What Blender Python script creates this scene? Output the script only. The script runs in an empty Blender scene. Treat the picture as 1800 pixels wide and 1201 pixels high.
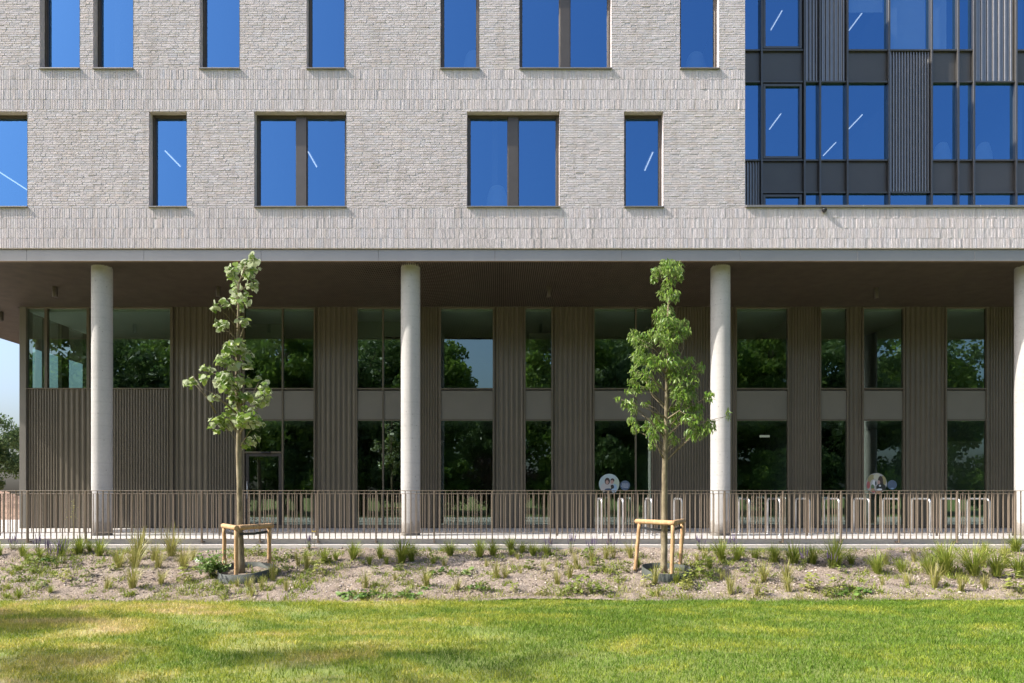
import bpy, math, random
import numpy as np
from mathutils import Vector, Matrix, Quaternion

random.seed(7)
RNG = np.random.default_rng(7)
R = math.radians

# ------------------------------------------------------------------ camera, sky, sun, exposure
SC = bpy.context.scene
COL = SC.collection
EYE = 0.96            # eye height above the terrace paving (terrace = 0)
F = 1250.0            # focal length in photograph pixels
VX, VY = 880.0, 870.0  # where the lines running away from the camera meet
cam_d = bpy.data.cameras.new('camera')
cam = bpy.data.objects.new('camera', cam_d)
COL.objects.link(cam)
cam.location = (0, 0, EYE)
cam.rotation_euler = (math.pi / 2, 0, 0)
cam_d.sensor_width = 36.0
cam_d.lens = 36.0 * F / 1800.0
cam_d.shift_x = (900 - VX) / 1800.0
cam_d.shift_y = (VY - 600.5) / 1800.0
cam_d.clip_start = 0.1
cam_d.clip_end = 2000
SC.camera = cam

SUN_AZ, SUN_EL = R(258.0), R(43.0)   # clockwise from +Y
world = bpy.data.worlds.new('World')
SC.world = world
world.use_nodes = True
_nt = world.node_tree
_sky = _nt.nodes.new('ShaderNodeTexSky')
_sky.sky_type = 'NISHITA'
_sky.sun_disc = False
_sky.sun_elevation = SUN_EL
_sky.sun_rotation = SUN_AZ
_sky.air_density = 1.0
_sky.dust_density = 5.0
_sky.ozone_density = 5.0
_nt.links.new(_sky.outputs[0], _nt.nodes['Background'].inputs[0])
_nt.nodes['Background'].inputs[1].default_value = 0.125

sun_d = bpy.data.lights.new('sun', 'SUN')
sun_d.energy = 3.2
sun_d.angle = R(0.5)
sun_d.color = (1.0, 0.95, 0.875)
sun = bpy.data.objects.new('sun', sun_d)
COL.objects.link(sun)
SUN_DIR = Vector((math.sin(SUN_AZ) * math.cos(SUN_EL), math.cos(SUN_AZ) * math.cos(SUN_EL), math.sin(SUN_EL)))
sun.rotation_euler = SUN_DIR.to_track_quat('Z', 'Y').to_euler()
sun.location = SUN_DIR * 60

SC.view_settings.view_transform = 'Standard'
SC.view_settings.look = 'None'
SC.view_settings.exposure = 1.28
SC.view_settings.gamma = 1.0
SC.view_settings.use_curve_mapping = False
SC.render.engine = 'CYCLES'
SC.cycles.max_bounces = 8
SC.cycles.transparent_max_bounces = 16
SC.cycles.caustics_reflective = False
SC.cycles.caustics_refractive = False


def P(px, py, Y):
    return Vector(((px - VX) / F * Y, Y, EYE + (VY - py) / F * Y))


def PX(px, Y):
    return (px - VX) / F * Y


def PZ(py, Y):
    return EYE + (VY - py) / F * Y


# planes, metres in front of the camera
YB = 16.30     # brick face
YF = 16.36     # fascia under the brick
YC = 16.90     # column centres
YG = 20.45     # recessed ground floor front and curtain wall
YR1 = 13.60    # front railing
YR2 = 16.45    # rear railing
ZS = 6.35      # soffit
XL = -17.2     # left end of the upper building
XR = 30.0      # right end of the upper building
XCW = PX(1310, YB)   # right end of the tall brick wing
ZP = PZ(364, YB)     # top of the roof terrace parapet
ZROOF = 19.5
XG0 = PX(36, YG)     # left corner of the ground floor
ZLAWN = -0.64


# ------------------------------------------------------------------ materials
def new_mat(name):
    m = bpy.data.materials.new(name)
    m.use_nodes = True
    return m, m.node_tree, m.node_tree.nodes['Principled BSDF']


def ramp(nt, fac, stops):
    r = nt.nodes.new('ShaderNodeValToRGB')
    els = r.color_ramp.elements
    while len(els) < len(stops):
        els.new(0.5)
    for e, (p, c) in zip(els, stops):
        e.position = p
        e.color = (c[0], c[1], c[2], 1)
    nt.links.new(fac, r.inputs[0])
    return r.outputs[0]


def noise(nt, scale, detail=4, rough=0.55, vec=None, stretch=None, dist=0.0):
    n = nt.nodes.new('ShaderNodeTexNoise')
    n.inputs['Scale'].default_value = scale
    n.inputs['Detail'].default_value = detail
    n.inputs['Roughness'].default_value = rough
    n.inputs['Distortion'].default_value = dist
    if vec is None:
        g = nt.nodes.new('ShaderNodeNewGeometry')
        vec = g.outputs['Position']
    if stretch:
        mp = nt.nodes.new('ShaderNodeMapping')
        mp.inputs['Scale'].default_value = stretch
        nt.links.new(vec, mp.inputs['Vector'])
        vec = mp.outputs[0]
    nt.links.new(vec, n.inputs['Vector'])
    return n.outputs['Fac']


def mixc(nt, fac, a, b, mode='MIX'):
    m = nt.nodes.new('ShaderNodeMix')
    m.data_type = 'RGBA'
    m.blend_type = mode
    for inp, v in ((m.inputs[0], fac), (m.inputs[6], a), (m.inputs[7], b)):
        if hasattr(v, 'is_linked') or hasattr(v, 'links'):
            nt.links.new(v, inp)
        elif isinstance(v, (int, float)):
            inp.default_value = v
        else:
            inp.default_value = (v[0], v[1], v[2], 1)
    return m.outputs[2]


def bump(nt, bs, height, strength, distance):
    b = nt.nodes.new('ShaderNodeBump')
    b.inputs['Strength'].default_value = strength
    b.inputs['Distance'].default_value = distance
    nt.links.new(height, b.inputs['Height'])
    nt.links.new(b.outputs[0], bs.inputs['Normal'])
    return b


def simple(name, col, rough=0.6, metal=0.0, var=0.12, scale=6.0, bstr=0.0, bdist=0.002, bscale=60, stretch=None, spec=0.5):
    m, nt, bs = new_mat(name)
    n = noise(nt, scale, stretch=stretch)
    lo = [c * (1 - var) for c in col]
    hi = [min(1, c * (1 + var)) for c in col]
    nt.links.new(ramp(nt, n, [(0.3, lo), (0.7, hi)]), bs.inputs['Base Color'])
    bs.inputs['Roughness'].default_value = rough
    bs.inputs['Metallic'].default_value = metal
    bs.inputs['Specular IOR Level'].default_value = spec
    if bstr:
        bump(nt, bs, noise(nt, bscale, stretch=stretch), bstr, bdist)
    return m


def glass(name, tint, gloss, fac, rough=0.0, fres=1.5, wave=0.0):
    """thin coated window glass: partly mirror, partly see-through"""
    m = bpy.data.materials.new(name)
    m.use_nodes = True
    nt = m.node_tree
    nt.nodes.clear()
    out = nt.nodes.new('ShaderNodeOutputMaterial')
    tr = nt.nodes.new('ShaderNodeBsdfTransparent')
    tr.inputs[0].default_value = (*tint, 1)
    gl = nt.nodes.new('ShaderNodeBsdfGlossy')
    gl.inputs['Color'].default_value = (*gloss, 1)
    gl.inputs['Roughness'].default_value = rough
    lw = nt.nodes.new('ShaderNodeLayerWeight')
    lw.inputs['Blend'].default_value = 0.25
    mr = nt.nodes.new('ShaderNodeMapRange')
    mr.inputs['To Min'].default_value = fac
    mr.inputs['To Max'].default_value = min(1.0, fac + 0.35)
    nt.links.new(lw.outputs['Facing'], mr.inputs['Value'])
    if wave:
        n = noise(nt, 0.55, 1)
        b = nt.nodes.new('ShaderNodeBump')
        b.inputs['Strength'].default_value = 1.0
        b.inputs['Distance'].default_value = wave
        nt.links.new(n, b.inputs['Height'])
        nt.links.new(b.outputs[0], gl.inputs['Normal'])
    mx = nt.nodes.new('ShaderNodeMixShader')
    nt.links.new(mr.outputs[0], mx.inputs[0])
    nt.links.new(tr.outputs[0], mx.inputs[1])
    nt.links.new(gl.outputs[0], mx.inputs[2])
    nt.links.new(mx.outputs[0], out.inputs[0])
    return m


def emit(name, col, strength):
    m, nt, bs = new_mat(name)
    bs.inputs['Base Color'].default_value = (*col, 1)
    bs.inputs['Emission Color'].default_value = (*col, 1)
    bs.inputs['Emission Strength'].default_value = strength
    return m


def leafmat(name, cols, back=None, transl=0.35, rough=0.45, big=3.0, spec=0.4, island=True):
    m, nt, bs = new_mat(name)
    g = nt.nodes.new('ShaderNodeNewGeometry')
    oi = nt.nodes.new('ShaderNodeObjectInfo')
    if island:
        a = nt.nodes.new('ShaderNodeMath')
        a.operation = 'ADD'
        nt.links.new(g.outputs['Random Per Island'], a.inputs[0])
        nt.links.new(oi.outputs['Random'], a.inputs[1])
        fr = nt.nodes.new('ShaderNodeMath')
        fr.operation = 'FRACT'
        nt.links.new(a.outputs[0], fr.inputs[0])
        fac = fr.outputs[0]
    else:
        fac = noise(nt, big)
    c = ramp(nt, fac, [(i / max(1, len(cols) - 1), k) for i, k in enumerate(cols)])
    if back:
        c = mixc(nt, g.outputs['Backfacing'], c, back)
    nt.links.new(c, bs.inputs['Base Color'])
    bs.inputs['Roughness'].default_value = rough
    bs.inputs['Specular IOR Level'].default_value = spec
    tl = nt.nodes.new('ShaderNodeBsdfTranslucent')
    nt.links.new(c, tl.inputs[0])
    mx = nt.nodes.new('ShaderNodeMixShader')
    mx.inputs[0].default_value = transl
    out = nt.nodes['Material Output']
    nt.links.new(bs.outputs[0], mx.inputs[1])
    nt.links.new(tl.outputs[0], mx.inputs[2])
    nt.links.new(mx.outputs[0], out.inputs[0])
    return m


M = {}
# bricks: pale grey slurry-faced, each with its own shade
def brick_mat(name, use_attr):
    m, nt, bs = new_mat(name)
    n1 = noise(nt, 0.55, 3)
    n2 = noise(nt, 26, 5, 0.65)
    base = ramp(nt, n1, [(0.3, (0.63, 0.568, 0.572)), (0.55, (0.66, 0.60, 0.612)), (0.75, (0.67, 0.60, 0.592))])
    if use_attr == 'attr':
        at = nt.nodes.new('ShaderNodeAttribute')
        at.attribute_name = 'tint'
        base = mixc(nt, 1.0, base, at.outputs['Color'], 'MULTIPLY')
    elif use_attr == 'object':
        oi = nt.nodes.new('ShaderNodeObjectInfo')
        base = mixc(nt, 1.0, base, ramp(nt, oi.outputs['Random'], [(0, (0.86, 0.85, 0.84)), (0.5, (0.95, 0.94, 0.93)), (1, (1, 1, 1))]), 'MULTIPLY')
    st = noise(nt, 2.2, 4, 0.6, stretch=(3.0, 1, 0.22))
    base = mixc(nt, 0.8, base, ramp(nt, st, [(0.30, (0.86, 0.84, 0.81)), (0.5, (1, 1, 1))]), 'MULTIPLY')
    col = mixc(nt, 0.5, base, ramp(nt, n2, [(0.3, (0.78, 0.76, 0.74)), (0.65, (1, 1, 1))]), 'MULTIPLY')
    nt.links.new(col, bs.inputs['Base Color'])
    bs.inputs['Roughness'].default_value = 0.9
    bs.inputs['Specular IOR Level'].default_value = 0.2
    bump(nt, bs, noise(nt, 45, 5, 0.7), 0.32, 0.0022)
    return m

M['brick'] = brick_mat('brick_slurry', 'attr')
M['brick_one'] = brick_mat('brick_slurry_single', 'object')
M['mortar'] = simple('mortar', (0.62, 0.565, 0.56), 0.95, var=0.15, scale=12, bstr=0.4, bscale=80)
M['reveal'] = brick_mat('brick_reveal', None)
M['frame'] = simple('window_frame_bronze', (0.12, 0.10, 0.083), 0.38, 0.55, var=0.05)
M['frame_grey'] = simple('window_frame_grey', (0.13, 0.122, 0.115), 0.35, 0.6, var=0.05)
M['rib_grey'] = simple('rib_grey', (0.26, 0.25, 0.24), 0.28, 0.75, var=0.05)
M['panel_grey'] = simple('spandrel_grey', (0.12, 0.11, 0.10), 0.4, 0.5, var=0.05, scale=1.5)
M['sill'] = simple('sill_metal', (0.26, 0.24, 0.22), 0.4, 0.5, var=0.05)
M['fascia'] = simple('fascia_metal', (0.37, 0.335, 0.305), 0.36, 0.5, var=0.05, scale=1.2)
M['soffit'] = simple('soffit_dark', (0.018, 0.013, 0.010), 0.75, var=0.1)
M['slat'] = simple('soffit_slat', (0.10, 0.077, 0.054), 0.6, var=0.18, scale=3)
M['trim'] = simple('soffit_trim', (0.21, 0.145, 0.085), 0.55, var=0.08)
M['clad'] = simple('cladding_bronze', (0.138, 0.118, 0.090), 0.25, 0.12, var=0.06, scale=1.5)
M['spandrel'] = simple('spandrel_bronze', (0.165, 0.152, 0.128), 0.42, 0.1, var=0.05, scale=1.5)
M['rail'] = simple('railing_bronze', (0.225, 0.175, 0.13), 0.42, 0.15, var=0.1, scale=4)
M['steel'] = simple('galvanised_steel', (0.62, 0.62, 0.62), 0.35, 0.8, var=0.1, scale=14)
M['black'] = simple('black_plastic', (0.02, 0.02, 0.022), 0.45, var=0.1)
M['glass_up'] = glass('glass_solar', (0.60, 0.72, 0.82), (0.18, 0.43, 0.80), 0.48)
M['glass_dn'] = glass('glass_clear_green', (0.60, 0.74, 0.66), (0.58, 0.74, 0.70), 0.27, wave=0.004)
M['int_wall'] = simple('interior_wall', (0.30, 0.31, 0.28), 0.85, var=0.04, scale=1)
M['int_dark'] = simple('interior_dark', (0.30, 0.33, 0.30), 0.85, var=0.1, scale=1)
M['int_ceil'] = simple('interior_ceiling', (0.50, 0.51, 0.50), 0.9, var=0.03, scale=1)
M['int_up'] = simple('interior_office', (0.16, 0.17, 0.18), 0.9, var=0.04, scale=1)
M['int_floor'] = simple('interior_floor', (0.16, 0.15, 0.14), 0.5, var=0.1, scale=1)
M['lamp'] = emit('lamp_white', (0.95, 0.98, 1.0), 0.7)
M['lamp_dim'] = emit('lamp_dim', (1.0, 0.95, 0.85), 0.15)
M['blind'] = simple('roller_blind', (0.80, 0.82, 0.82), 0.9, var=0.03, scale=2)
M['chair'] = simple('chair_shell', (0.55, 0.60, 0.62), 0.6, var=0.03)
M['wood'] = None


def concrete(name, col, pit=True, scale=1.2):
    m, nt, bs = new_mat(name)
    n1 = noise(nt, scale, 5, 0.6, stretch=(1, 1, 0.45))
    n2 = noise(nt, 22, 4)
    c = ramp(nt, n1, [(0.25, [k * 0.84 for k in col]), (0.5, col), (0.8, [min(1, k * 1.08) for k in col])])
    c = mixc(nt, 0.35, c, ramp(nt, n2, [(0.35, (0.8, 0.8, 0.8)), (0.6, (1, 1, 1))]), 'MULTIPLY')
    h = n2
    if pit:
        v = nt.nodes.new('ShaderNodeTexVoronoi')
        v.inputs['Scale'].default_value = 7
        g = nt.nodes.new('ShaderNodeNewGeometry')
        nt.links.new(g.outputs['Position'], v.inputs['Vector'])
        pitf = ramp(nt, v.outputs['Distance'], [(0.07, (0, 0, 0)), (0.13, (1, 1, 1))])
        c = mixc(nt, 0.55, c, mixc(nt, pitf, (0.45, 0.44, 0.42), (1, 1, 1)), 'MULTIPLY')
        # formwork ring marks
        w = nt.nodes.new('ShaderNodeTexWave')
        w.bands_direction = 'Z'
        w.inputs['Scale'].default_value = 1.1
        w.inputs['Distortion'].default_value = 1.0
        nt.links.new(g.outputs['Position'], w.inputs['Vector'])
        c = mixc(nt, 0.18, c, ramp(nt, w.outputs['Fac'], [(0.0, (0.7, 0.7, 0.7)), (0.06, (1, 1, 1))]), 'MULTIPLY')
    if pit:
        sz = nt.nodes.new('ShaderNodeSeparateXYZ')
        nt.links.new(g.outputs['Position'], sz.inputs[0])
        am = nt.nodes.new('ShaderNodeMath')
        am.operation = 'MULTIPLY_ADD'
        am.inputs[1].default_value = -0.55
        nt.links.new(noise(nt, 9, 6, 0.7, stretch=(1, 1, 0.6)), am.inputs[0])
        nt.links.new(sz.outputs['Z'], am.inputs[2])
        c = mixc(nt, ramp(nt, am.outputs[0], [(0.0, (.55, .55, .55)), (0.06, (0, 0, 0))]), c, (0.26, 0.22, 0.17))
    nt.links.new(c, bs.inputs['Base Color'])
    bs.inputs['Roughness'].default_value = 0.75
    bs.inputs['Specular IOR Level'].default_value = 0.3
    bump(nt, bs, h, 0.25, 0.003)
    return m


M['column'] = concrete('column_concrete', (0.455, 0.435, 0.41))
M['paving'] = concrete('paving_concrete', (0.50, 0.47, 0.43), False, 0.8)
M['kerb'] = concrete('kerb_concrete', (0.60, 0.55, 0.49), False, 2.0)


def wood_mat():
    m, nt, bs = new_mat('stake_wood')
    n = noise(nt, 5, 5, 0.6, stretch=(6, 6, 1.5))
    k = noise(nt, 9, 2)
    c = ramp(nt, n, [(0.25, (0.28, 0.155, 0.075)), (0.5, (0.44, 0.27, 0.13)), (0.75, (0.56, 0.39, 0.21))])
    c = mixc(nt, ramp(nt, k, [(0.66, (0, 0, 0)), (0.72, (0.8, 0.8, 0.8))]), c, (0.22, 0.11, 0.05))
    nt.links.new(c, bs.inputs['Base Color'])
    bs.inputs['Roughness'].default_value = 0.8
    bump(nt, bs, n, 0.4, 0.004)
    return m


def bark_mat(name, a, b, c2, sc=18):
    m, nt, bs = new_mat(name)
    n = noise(nt, sc, 5, 0.65, stretch=(1, 1, 0.35))
    c = ramp(nt, n, [(0.3, a), (0.5, b), (0.7, c2)])
    nt.links.new(c, bs.inputs['Base Color'])
    bs.inputs['Roughness'].default_value = 0.9
    bump(nt, bs, n, 0.6, 0.008)
    return m


M['wood'] = wood_mat()
M['bark'] = bark_mat('bark_pale', (0.09, 0.07, 0.04), (0.20, 0.16, 0.095), (0.31, 0.26, 0.17))
M['bark_dark'] = bark_mat('bark_dark', (0.05, 0.04, 0.03), (0.10, 0.08, 0.06), (0.15, 0.12, 0.09), 9)
M['leaf_lime'] = leafmat('leaf_lime', [(0.12, 0.215, 0.025), (0.22, 0.325, 0.045), (0.36, 0.44, 0.10)], back=(0.47, 0.52, 0.34), transl=0.42, rough=0.28)
M['leaf_narrow'] = leafmat('leaf_narrow', [(0.09, 0.19, 0.02), (0.165, 0.28, 0.033), (0.28, 0.39, 0.065)], back=(0.25, 0.33, 0.11), transl=0.5, rough=0.32)
M['leaf_wood'] = leafmat('leaf_woodland', [(0.08, 0.15, 0.025), (0.14, 0.23, 0.04), (0.24, 0.32, 0.055)], transl=0.5)
M['leaf_far'] = leafmat('leaf_far', [(0.06, 0.115, 0.035), (0.11, 0.175, 0.055), (0.18, 0.24, 0.085)], transl=0.45)
M['leaf_red'] = leafmat('leaf_copper', [(0.06, 0.03, 0.018), (0.11, 0.05, 0.03)], transl=0.25)
M['tuft'] = leafmat('tuft_grass', [(0.15, 0.21, 0.025), (0.24, 0.30, 0.04), (0.36, 0.37, 0.08)], transl=0.35)
M['tuft_dry'] = leafmat('tuft_dry', [(0.24, 0.26, 0.05), (0.35, 0.34, 0.09), (0.45, 0.39, 0.15)], transl=0.3)
M['weed'] = leafmat('weed_leaf', [(0.12, 0.17, 0.03), (0.21, 0.26, 0.05), (0.33, 0.33, 0.09)], transl=0.3)
M['herb'] = leafmat('herb_leaf', [(0.08, 0.17, 0.03), (0.15, 0.25, 0.05), (0.25, 0.34, 0.10)], transl=0.3)
M['purple'] = leafmat('flower_purple', [(0.12, 0.08, 0.17), (0.19, 0.14, 0.25)], transl=0.2)
M['petal'] = simple('petal_white', (0.8, 0.8, 0.78), 0.7, var=0.03)
M['soffit_lamp'] = simple('downlight_body', (0.075, 0.06, 0.05), 0.5, 0.2, var=0.05)
M['door_frame'] = simple('door_frame_dark', (0.03, 0.026, 0.022), 0.5, var=0.1)
M['collar'] = simple('collar_rubber', (0.055, 0.062, 0.05), 0.7, var=0.2, scale=8)
M['earth'] = simple('bare_earth', (0.25, 0.165, 0.115), 0.95, var=0.3, scale=3, bstr=0.8, bdist=0.06, bscale=8)


# ------------------------------------------------------------------ mesh helpers
class MB:
    def __init__(self):
        self.v, self.f, self.mi, self.sm = [], [], [], []

    def add(self, vs, fs, mi=0, smooth=False):
        o = len(self.v)
        self.v += [tuple(p) for p in vs]
        for f in fs:
            self.f.append(tuple(i + o for i in f))
            self.mi.append(mi)
            self.sm.append(smooth)
        return self

    def box(self, x0, x1, y0, y1, z0, z1, mi=0):
        if x0 > x1: x0, x1 = x1, x0
        if y0 > y1: y0, y1 = y1, y0
        if z0 > z1: z0, z1 = z1, z0
        vs = [(x0, y0, z0), (x1, y0, z0), (x1, y1, z0), (x0, y1, z0), (x0, y0, z1), (x1, y0, z1), (x1, y1, z1), (x0, y1, z1)]
        return self.add(vs, [(0, 3, 2, 1), (4, 5, 6, 7), (0, 1, 5, 4), (1, 2, 6, 5), (2, 3, 7, 6), (3, 0, 4, 7)], mi)

    def bevbox(self, x0, x1, y0, y1, z0, z1, b=0.003, mi=0):
        """box with chamfered edges"""
        c = [((x0 + x1) / 2, (y0 + y1) / 2, (z0 + z1) / 2), (abs(x1 - x0) / 2, abs(y1 - y0) / 2, abs(z1 - z0) / 2)]
        (cx, cy, cz), (hx, hy, hz) = c
        vs, idx = [], {}
        for sx in (-1, 1):
            for sy in (-1, 1):
                for sz in (-1, 1):
                    for a in range(3):
                        d = [hx - b, hy - b, hz - b]
                        d[a] += b
                        idx[(sx, sy, sz, a)] = len(vs)
                        vs.append((cx + sx * d[0], cy + sy * d[1], cz + sz * d[2]))
        fs = []
        for a in range(3):
            o1, o2 = (a + 1) % 3, (a + 2) % 3
            for s in (-1, 1):
                q = []
                for u, w in ((-1, -1), (1, -1), (1, 1), (-1, 1)):
                    k = [0, 0, 0]
                    k[a], k[o1], k[o2] = s, u, w
                    q.append(idx[(*k, a)])
                fs.append(q if s > 0 else q[::-1])
            for u in (-1, 1):
                for w in (-1, 1):
                    k0 = [0, 0, 0]; k1 = [0, 0, 0]
                    k0[a], k0[o1], k0[o2] = -1, u, w
                    k1[a], k1[o1], k1[o2] = 1, u, w
                    q = [idx[(*k0, o1)], idx[(*k1, o1)], idx[(*k1, o2)], idx[(*k0, o2)]]
                    fs.append(q if u * w < 0 else q[::-1])
        for sx in (-1, 1):
            for sy in (-1, 1):
                for sz in (-1, 1):
                    q = [idx[(sx, sy, sz, i)] for i in range(3)]
                    fs.append(q if sx * sy * sz > 0 else q[::-1])
        return self.add(vs, fs, mi)

    def quad(self, a, b, c, d, mi=0):
        return self.add([a, b, c, d], [(0, 1, 2, 3)], mi)

    def tube(self, pts, rads, n=8, mi=0, caps=True, smooth=True):
        pts = [Vector(p) for p in pts]
        if isinstance(rads, (int, float)):
            rads = [rads] * len(pts)
        o = len(self.v)
        up = None
        for i, p in enumerate(pts):
            t = (pts[min(i + 1, len(pts) - 1)] - pts[max(i - 1, 0)]).normalized()
            if up is None:
                up = t.orthogonal().normalized()
            else:
                up = (up - t * up.dot(t))
                up = up.normalized() if up.length > 1e-6 else t.orthogonal().normalized()
            s = t.cross(up)
            for k in range(n):
                a = 2 * math.pi * k / n
                self.v.append(tuple(p + (up * math.cos(a) + s * math.sin(a)) * rads[i]))
        for i in range(len(pts) - 1):
            for k in range(n):
                a, b = o + i * n + k, o + i * n + (k + 1) % n
                self.f.append((a, b, b + n, a + n))
                self.mi.append(mi)
                self.sm.append(smooth)
        if caps:
            self.f.append(tuple(o + k for k in range(n))[::-1])
            self.f.append(tuple(o + (len(pts) - 1) * n + k for k in range(n)))
            self.mi += [mi, mi]
            self.sm += [False, False]
        return self

    def lathe(self, c, prof, n=24, mi=0, smooth=True, closed=False):
        o = len(self.v)
        for r, z in prof:
            for k in range(n):
                a = 2 * math.pi * k / n
                self.v.append((c[0] + r * math.cos(a), c[1] + r * math.sin(a), c[2] + z))
        m = len(prof)
        for i in range(m if closed else m - 1):
            for k in range(n):
                a, b = o + i * n + k, o + i * n + (k + 1) % n
                c2, d = o + ((i + 1) % m) * n + (k + 1) % n, o + ((i + 1) % m) * n + k
                self.f.append((a, b, c2, d))
                self.mi.append(mi)
                self.sm.append(smooth)
        return self

    def mesh(self, name, mats):
        me = bpy.data.meshes.new(name)
        me.from_pydata(self.v, [], self.f)
        if not isinstance(mats, (list, tuple)):
            mats = [mats]
        for m in mats:
            me.materials.append(m)
        me.polygons.foreach_set('material_index', self.mi)
        me.polygons.foreach_set('use_smooth', self.sm)
        me.update()
        return me

    def build(self, name, mats, parent=None):
        return link(name, self.mesh(name, mats), parent)


def np_mesh(name, verts, faces, mat, smooth=False, tint=None):
    """verts Nx3, faces MxK (all the same K)"""
    me = bpy.data.meshes.new(name)
    nv, (nf, k) = len(verts), faces.shape
    me.vertices.add(nv)
    me.vertices.foreach_set('co', np.ascontiguousarray(verts, dtype=np.float32).ravel())
    me.loops.add(nf * k)
    me.loops.foreach_set('vertex_index', faces.astype(np.int32).ravel())
    me.polygons.add(nf)
    me.polygons.foreach_set('loop_start', np.arange(0, nf * k, k, dtype=np.int32))
    me.polygons.foreach_set('loop_total', np.full(nf, k, dtype=np.int32))
    me.polygons.foreach_set('use_smooth', np.full(nf, smooth))
    me.update(calc_edges=True)
    if tint is not None:
        at = me.attributes.new('tint', 'FLOAT_COLOR', 'POINT')
        at.data.foreach_set('color', np.c_[tint, np.ones(nv)].astype(np.float32).ravel())
    me.materials.append(mat)
    return me


def link(name, data, parent=None, loc=None):
    o = bpy.data.objects.new(name, data)
    COL.objects.link(o)
    if parent is not None:
        o.parent = parent
    if loc is not None:
        o.location = loc
    return o


def tag(o, label, cat, group=None, kind=None):
    o['label'] = label
    o['category'] = cat
    if group: o['group'] = group
    if kind: o['kind'] = kind
    return o


def structure(o, label=None):
    o['kind'] = 'structure'
    if label: o['label'] = label
    return o


def stuff(o, label=None):
    o['kind'] = 'stuff'
    if label: o['label'] = label
    return o


def copy_tree(o, parent=None):
    c = o.copy()
    COL.objects.link(c)
    c.parent = parent
    for ch in o.children:
        copy_tree(ch, c)
    return c


# ------------------------------------------------------------------ ground, paving, planting bed
BED_Y0, BED_Y1 = 10.75, 13.42
BED_B = 0.2077


def bed_z(Y):
    return -2.863 + BED_B * Y


def bed_Y(py):
    return (EYE + 2.863) / ((py - VY) / F + BED_B)


def lawn_edge(X):
    return 10.78 + 0.10 * math.sin(X * 0.7 + 1.0) + 0.06 * math.sin(X * 2.3) + 0.035 * X * 0.5


def lawn_color(nt):
    n = noise(nt, 0.8, 7, 0.72, stretch=(0.6, 1.2, 1), dist=0.8)
    n2 = noise(nt, 5.5, 4, 0.6)
    g = nt.nodes.new('ShaderNodeNewGeometry')
    sx = nt.nodes.new('ShaderNodeSeparateXYZ')
    nt.links.new(g.outputs['Position'], sx.inputs[0])
    mr = nt.nodes.new('ShaderNodeMapRange')        # lawn colour shifts greener towards the right
    mr.inputs['From Min'].default_value = -5
    mr.inputs['From Max'].default_value = 6
    mr.inputs['To Min'].default_value = -0.06
    mr.inputs['To Max'].default_value = 0.085
    nt.links.new(sx.outputs['X'], mr.inputs['Value'])
    ad = nt.nodes.new('ShaderNodeMath')
    ad.operation = 'ADD'
    nt.links.new(n, ad.inputs[0])
    nt.links.new(mr.outputs[0], ad.inputs[1])
    ad2 = nt.nodes.new('ShaderNodeMath')
    ad2.operation = 'MULTIPLY_ADD'
    ad2.inputs[1].default_value = 0.22
    nt.links.new(n2, ad2.inputs[0])
    nt.links.new(ad.outputs[0], ad2.inputs[2])
    return ad2.outputs[0]


def grass_mats():
    m, nt, bs = new_mat('lawn_grass')
    f = lawn_color(nt)
    col = ramp(nt, f, [(0.42, (0.58, 0.47, 0.24)), (0.50, (0.47, 0.43, 0.095)), (0.58, (0.32, 0.36, 0.045)), (0.69, (0.14, 0.235, 0.026))])
    g = nt.nodes.new('ShaderNodeNewGeometry')
    col = mixc(nt, 1.0, col, ramp(nt, g.outputs['Random Per Island'], [(0, (0.50, 0.58, 0.45)), (0.5, (0.95, 0.97, 0.9)), (0.88, (1.15, 1.1, 1.0)), (1, (1.9, 1.65, 1.7))]), 'MULTIPLY')
    nt.links.new(col, bs.inputs['Base Color'])
    bs.inputs['Roughness'].default_value = 0.5
    bs.inputs['Specular IOR Level'].default_value = 0.25
    tl = nt.nodes.new('ShaderNodeBsdfTranslucent')
    nt.links.new(col, tl.inputs[0])
    mx = nt.nodes.new('ShaderNodeMixShader')
    mx.inputs[0].default_value = 0.35
    nt.links.new(bs.outputs[0], mx.inputs[1])
    nt.links.new(tl.outputs[0], mx.inputs[2])
    nt.links.new(mx.outputs[0], nt.nodes['Material Output'].inputs[0])
    M['grass'] = m
    m, nt, bs = new_mat('lawn_soil')
    f = lawn_color(nt)
    col = ramp(nt, f, [(0.38, (0.42, 0.34, 0.19)), (0.48, (0.32, 0.29, 0.09)), (0.62, (0.16, 0.20, 0.04))])
    nt.links.new(col, bs.inputs['Base Color'])
    bs.inputs['Roughness'].default_value = 0.95
    bump(nt, bs, noise(nt, 40, 4), 0.6, 0.02)
    M['lawn'] = m
    m, nt, bs = new_mat('bed_gravel')
    n1, n2 = noise(nt, 1.3, 4), noise(nt, 55, 3, 0.7)
    col = ramp(nt, n2, [(0.3, (0.12, 0.094, 0.073)), (0.5, (0.275, 0.224, 0.18)), (0.7, (0.43, 0.36, 0.295))])
    col = mixc(nt, 0.6, col, ramp(nt, n1, [(0.3, (0.75, 0.68, 0.62)), (0.7, (1, 1, 1))]), 'MULTIPLY')
    nt.links.new(col, bs.inputs['Base Color'])
    bs.inputs['Roughness'].default_value = 0.95
    bs.inputs['Specular IOR Level'].default_value = 0.15
    bump(nt, bs, n2, 0.9, 0.012)
    M['gravel'] = m
    m, nt, bs = new_mat('bed_stone')
    g = nt.nodes.new('ShaderNodeNewGeometry')
    nt.links.new(ramp(nt, g.outputs['Random Per Island'], [(0, (0.13, 0.10, 0.08)), (0.5, (0.31, 0.255, 0.21)), (1, (0.52, 0.445, 0.375))]), bs.inputs['Base Color'])
    bs.inputs['Roughness'].default_value = 0.95
    bs.inputs['Specular IOR Level'].default_value = 0.15
    M['stone'] = m


grass_mats()


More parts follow.
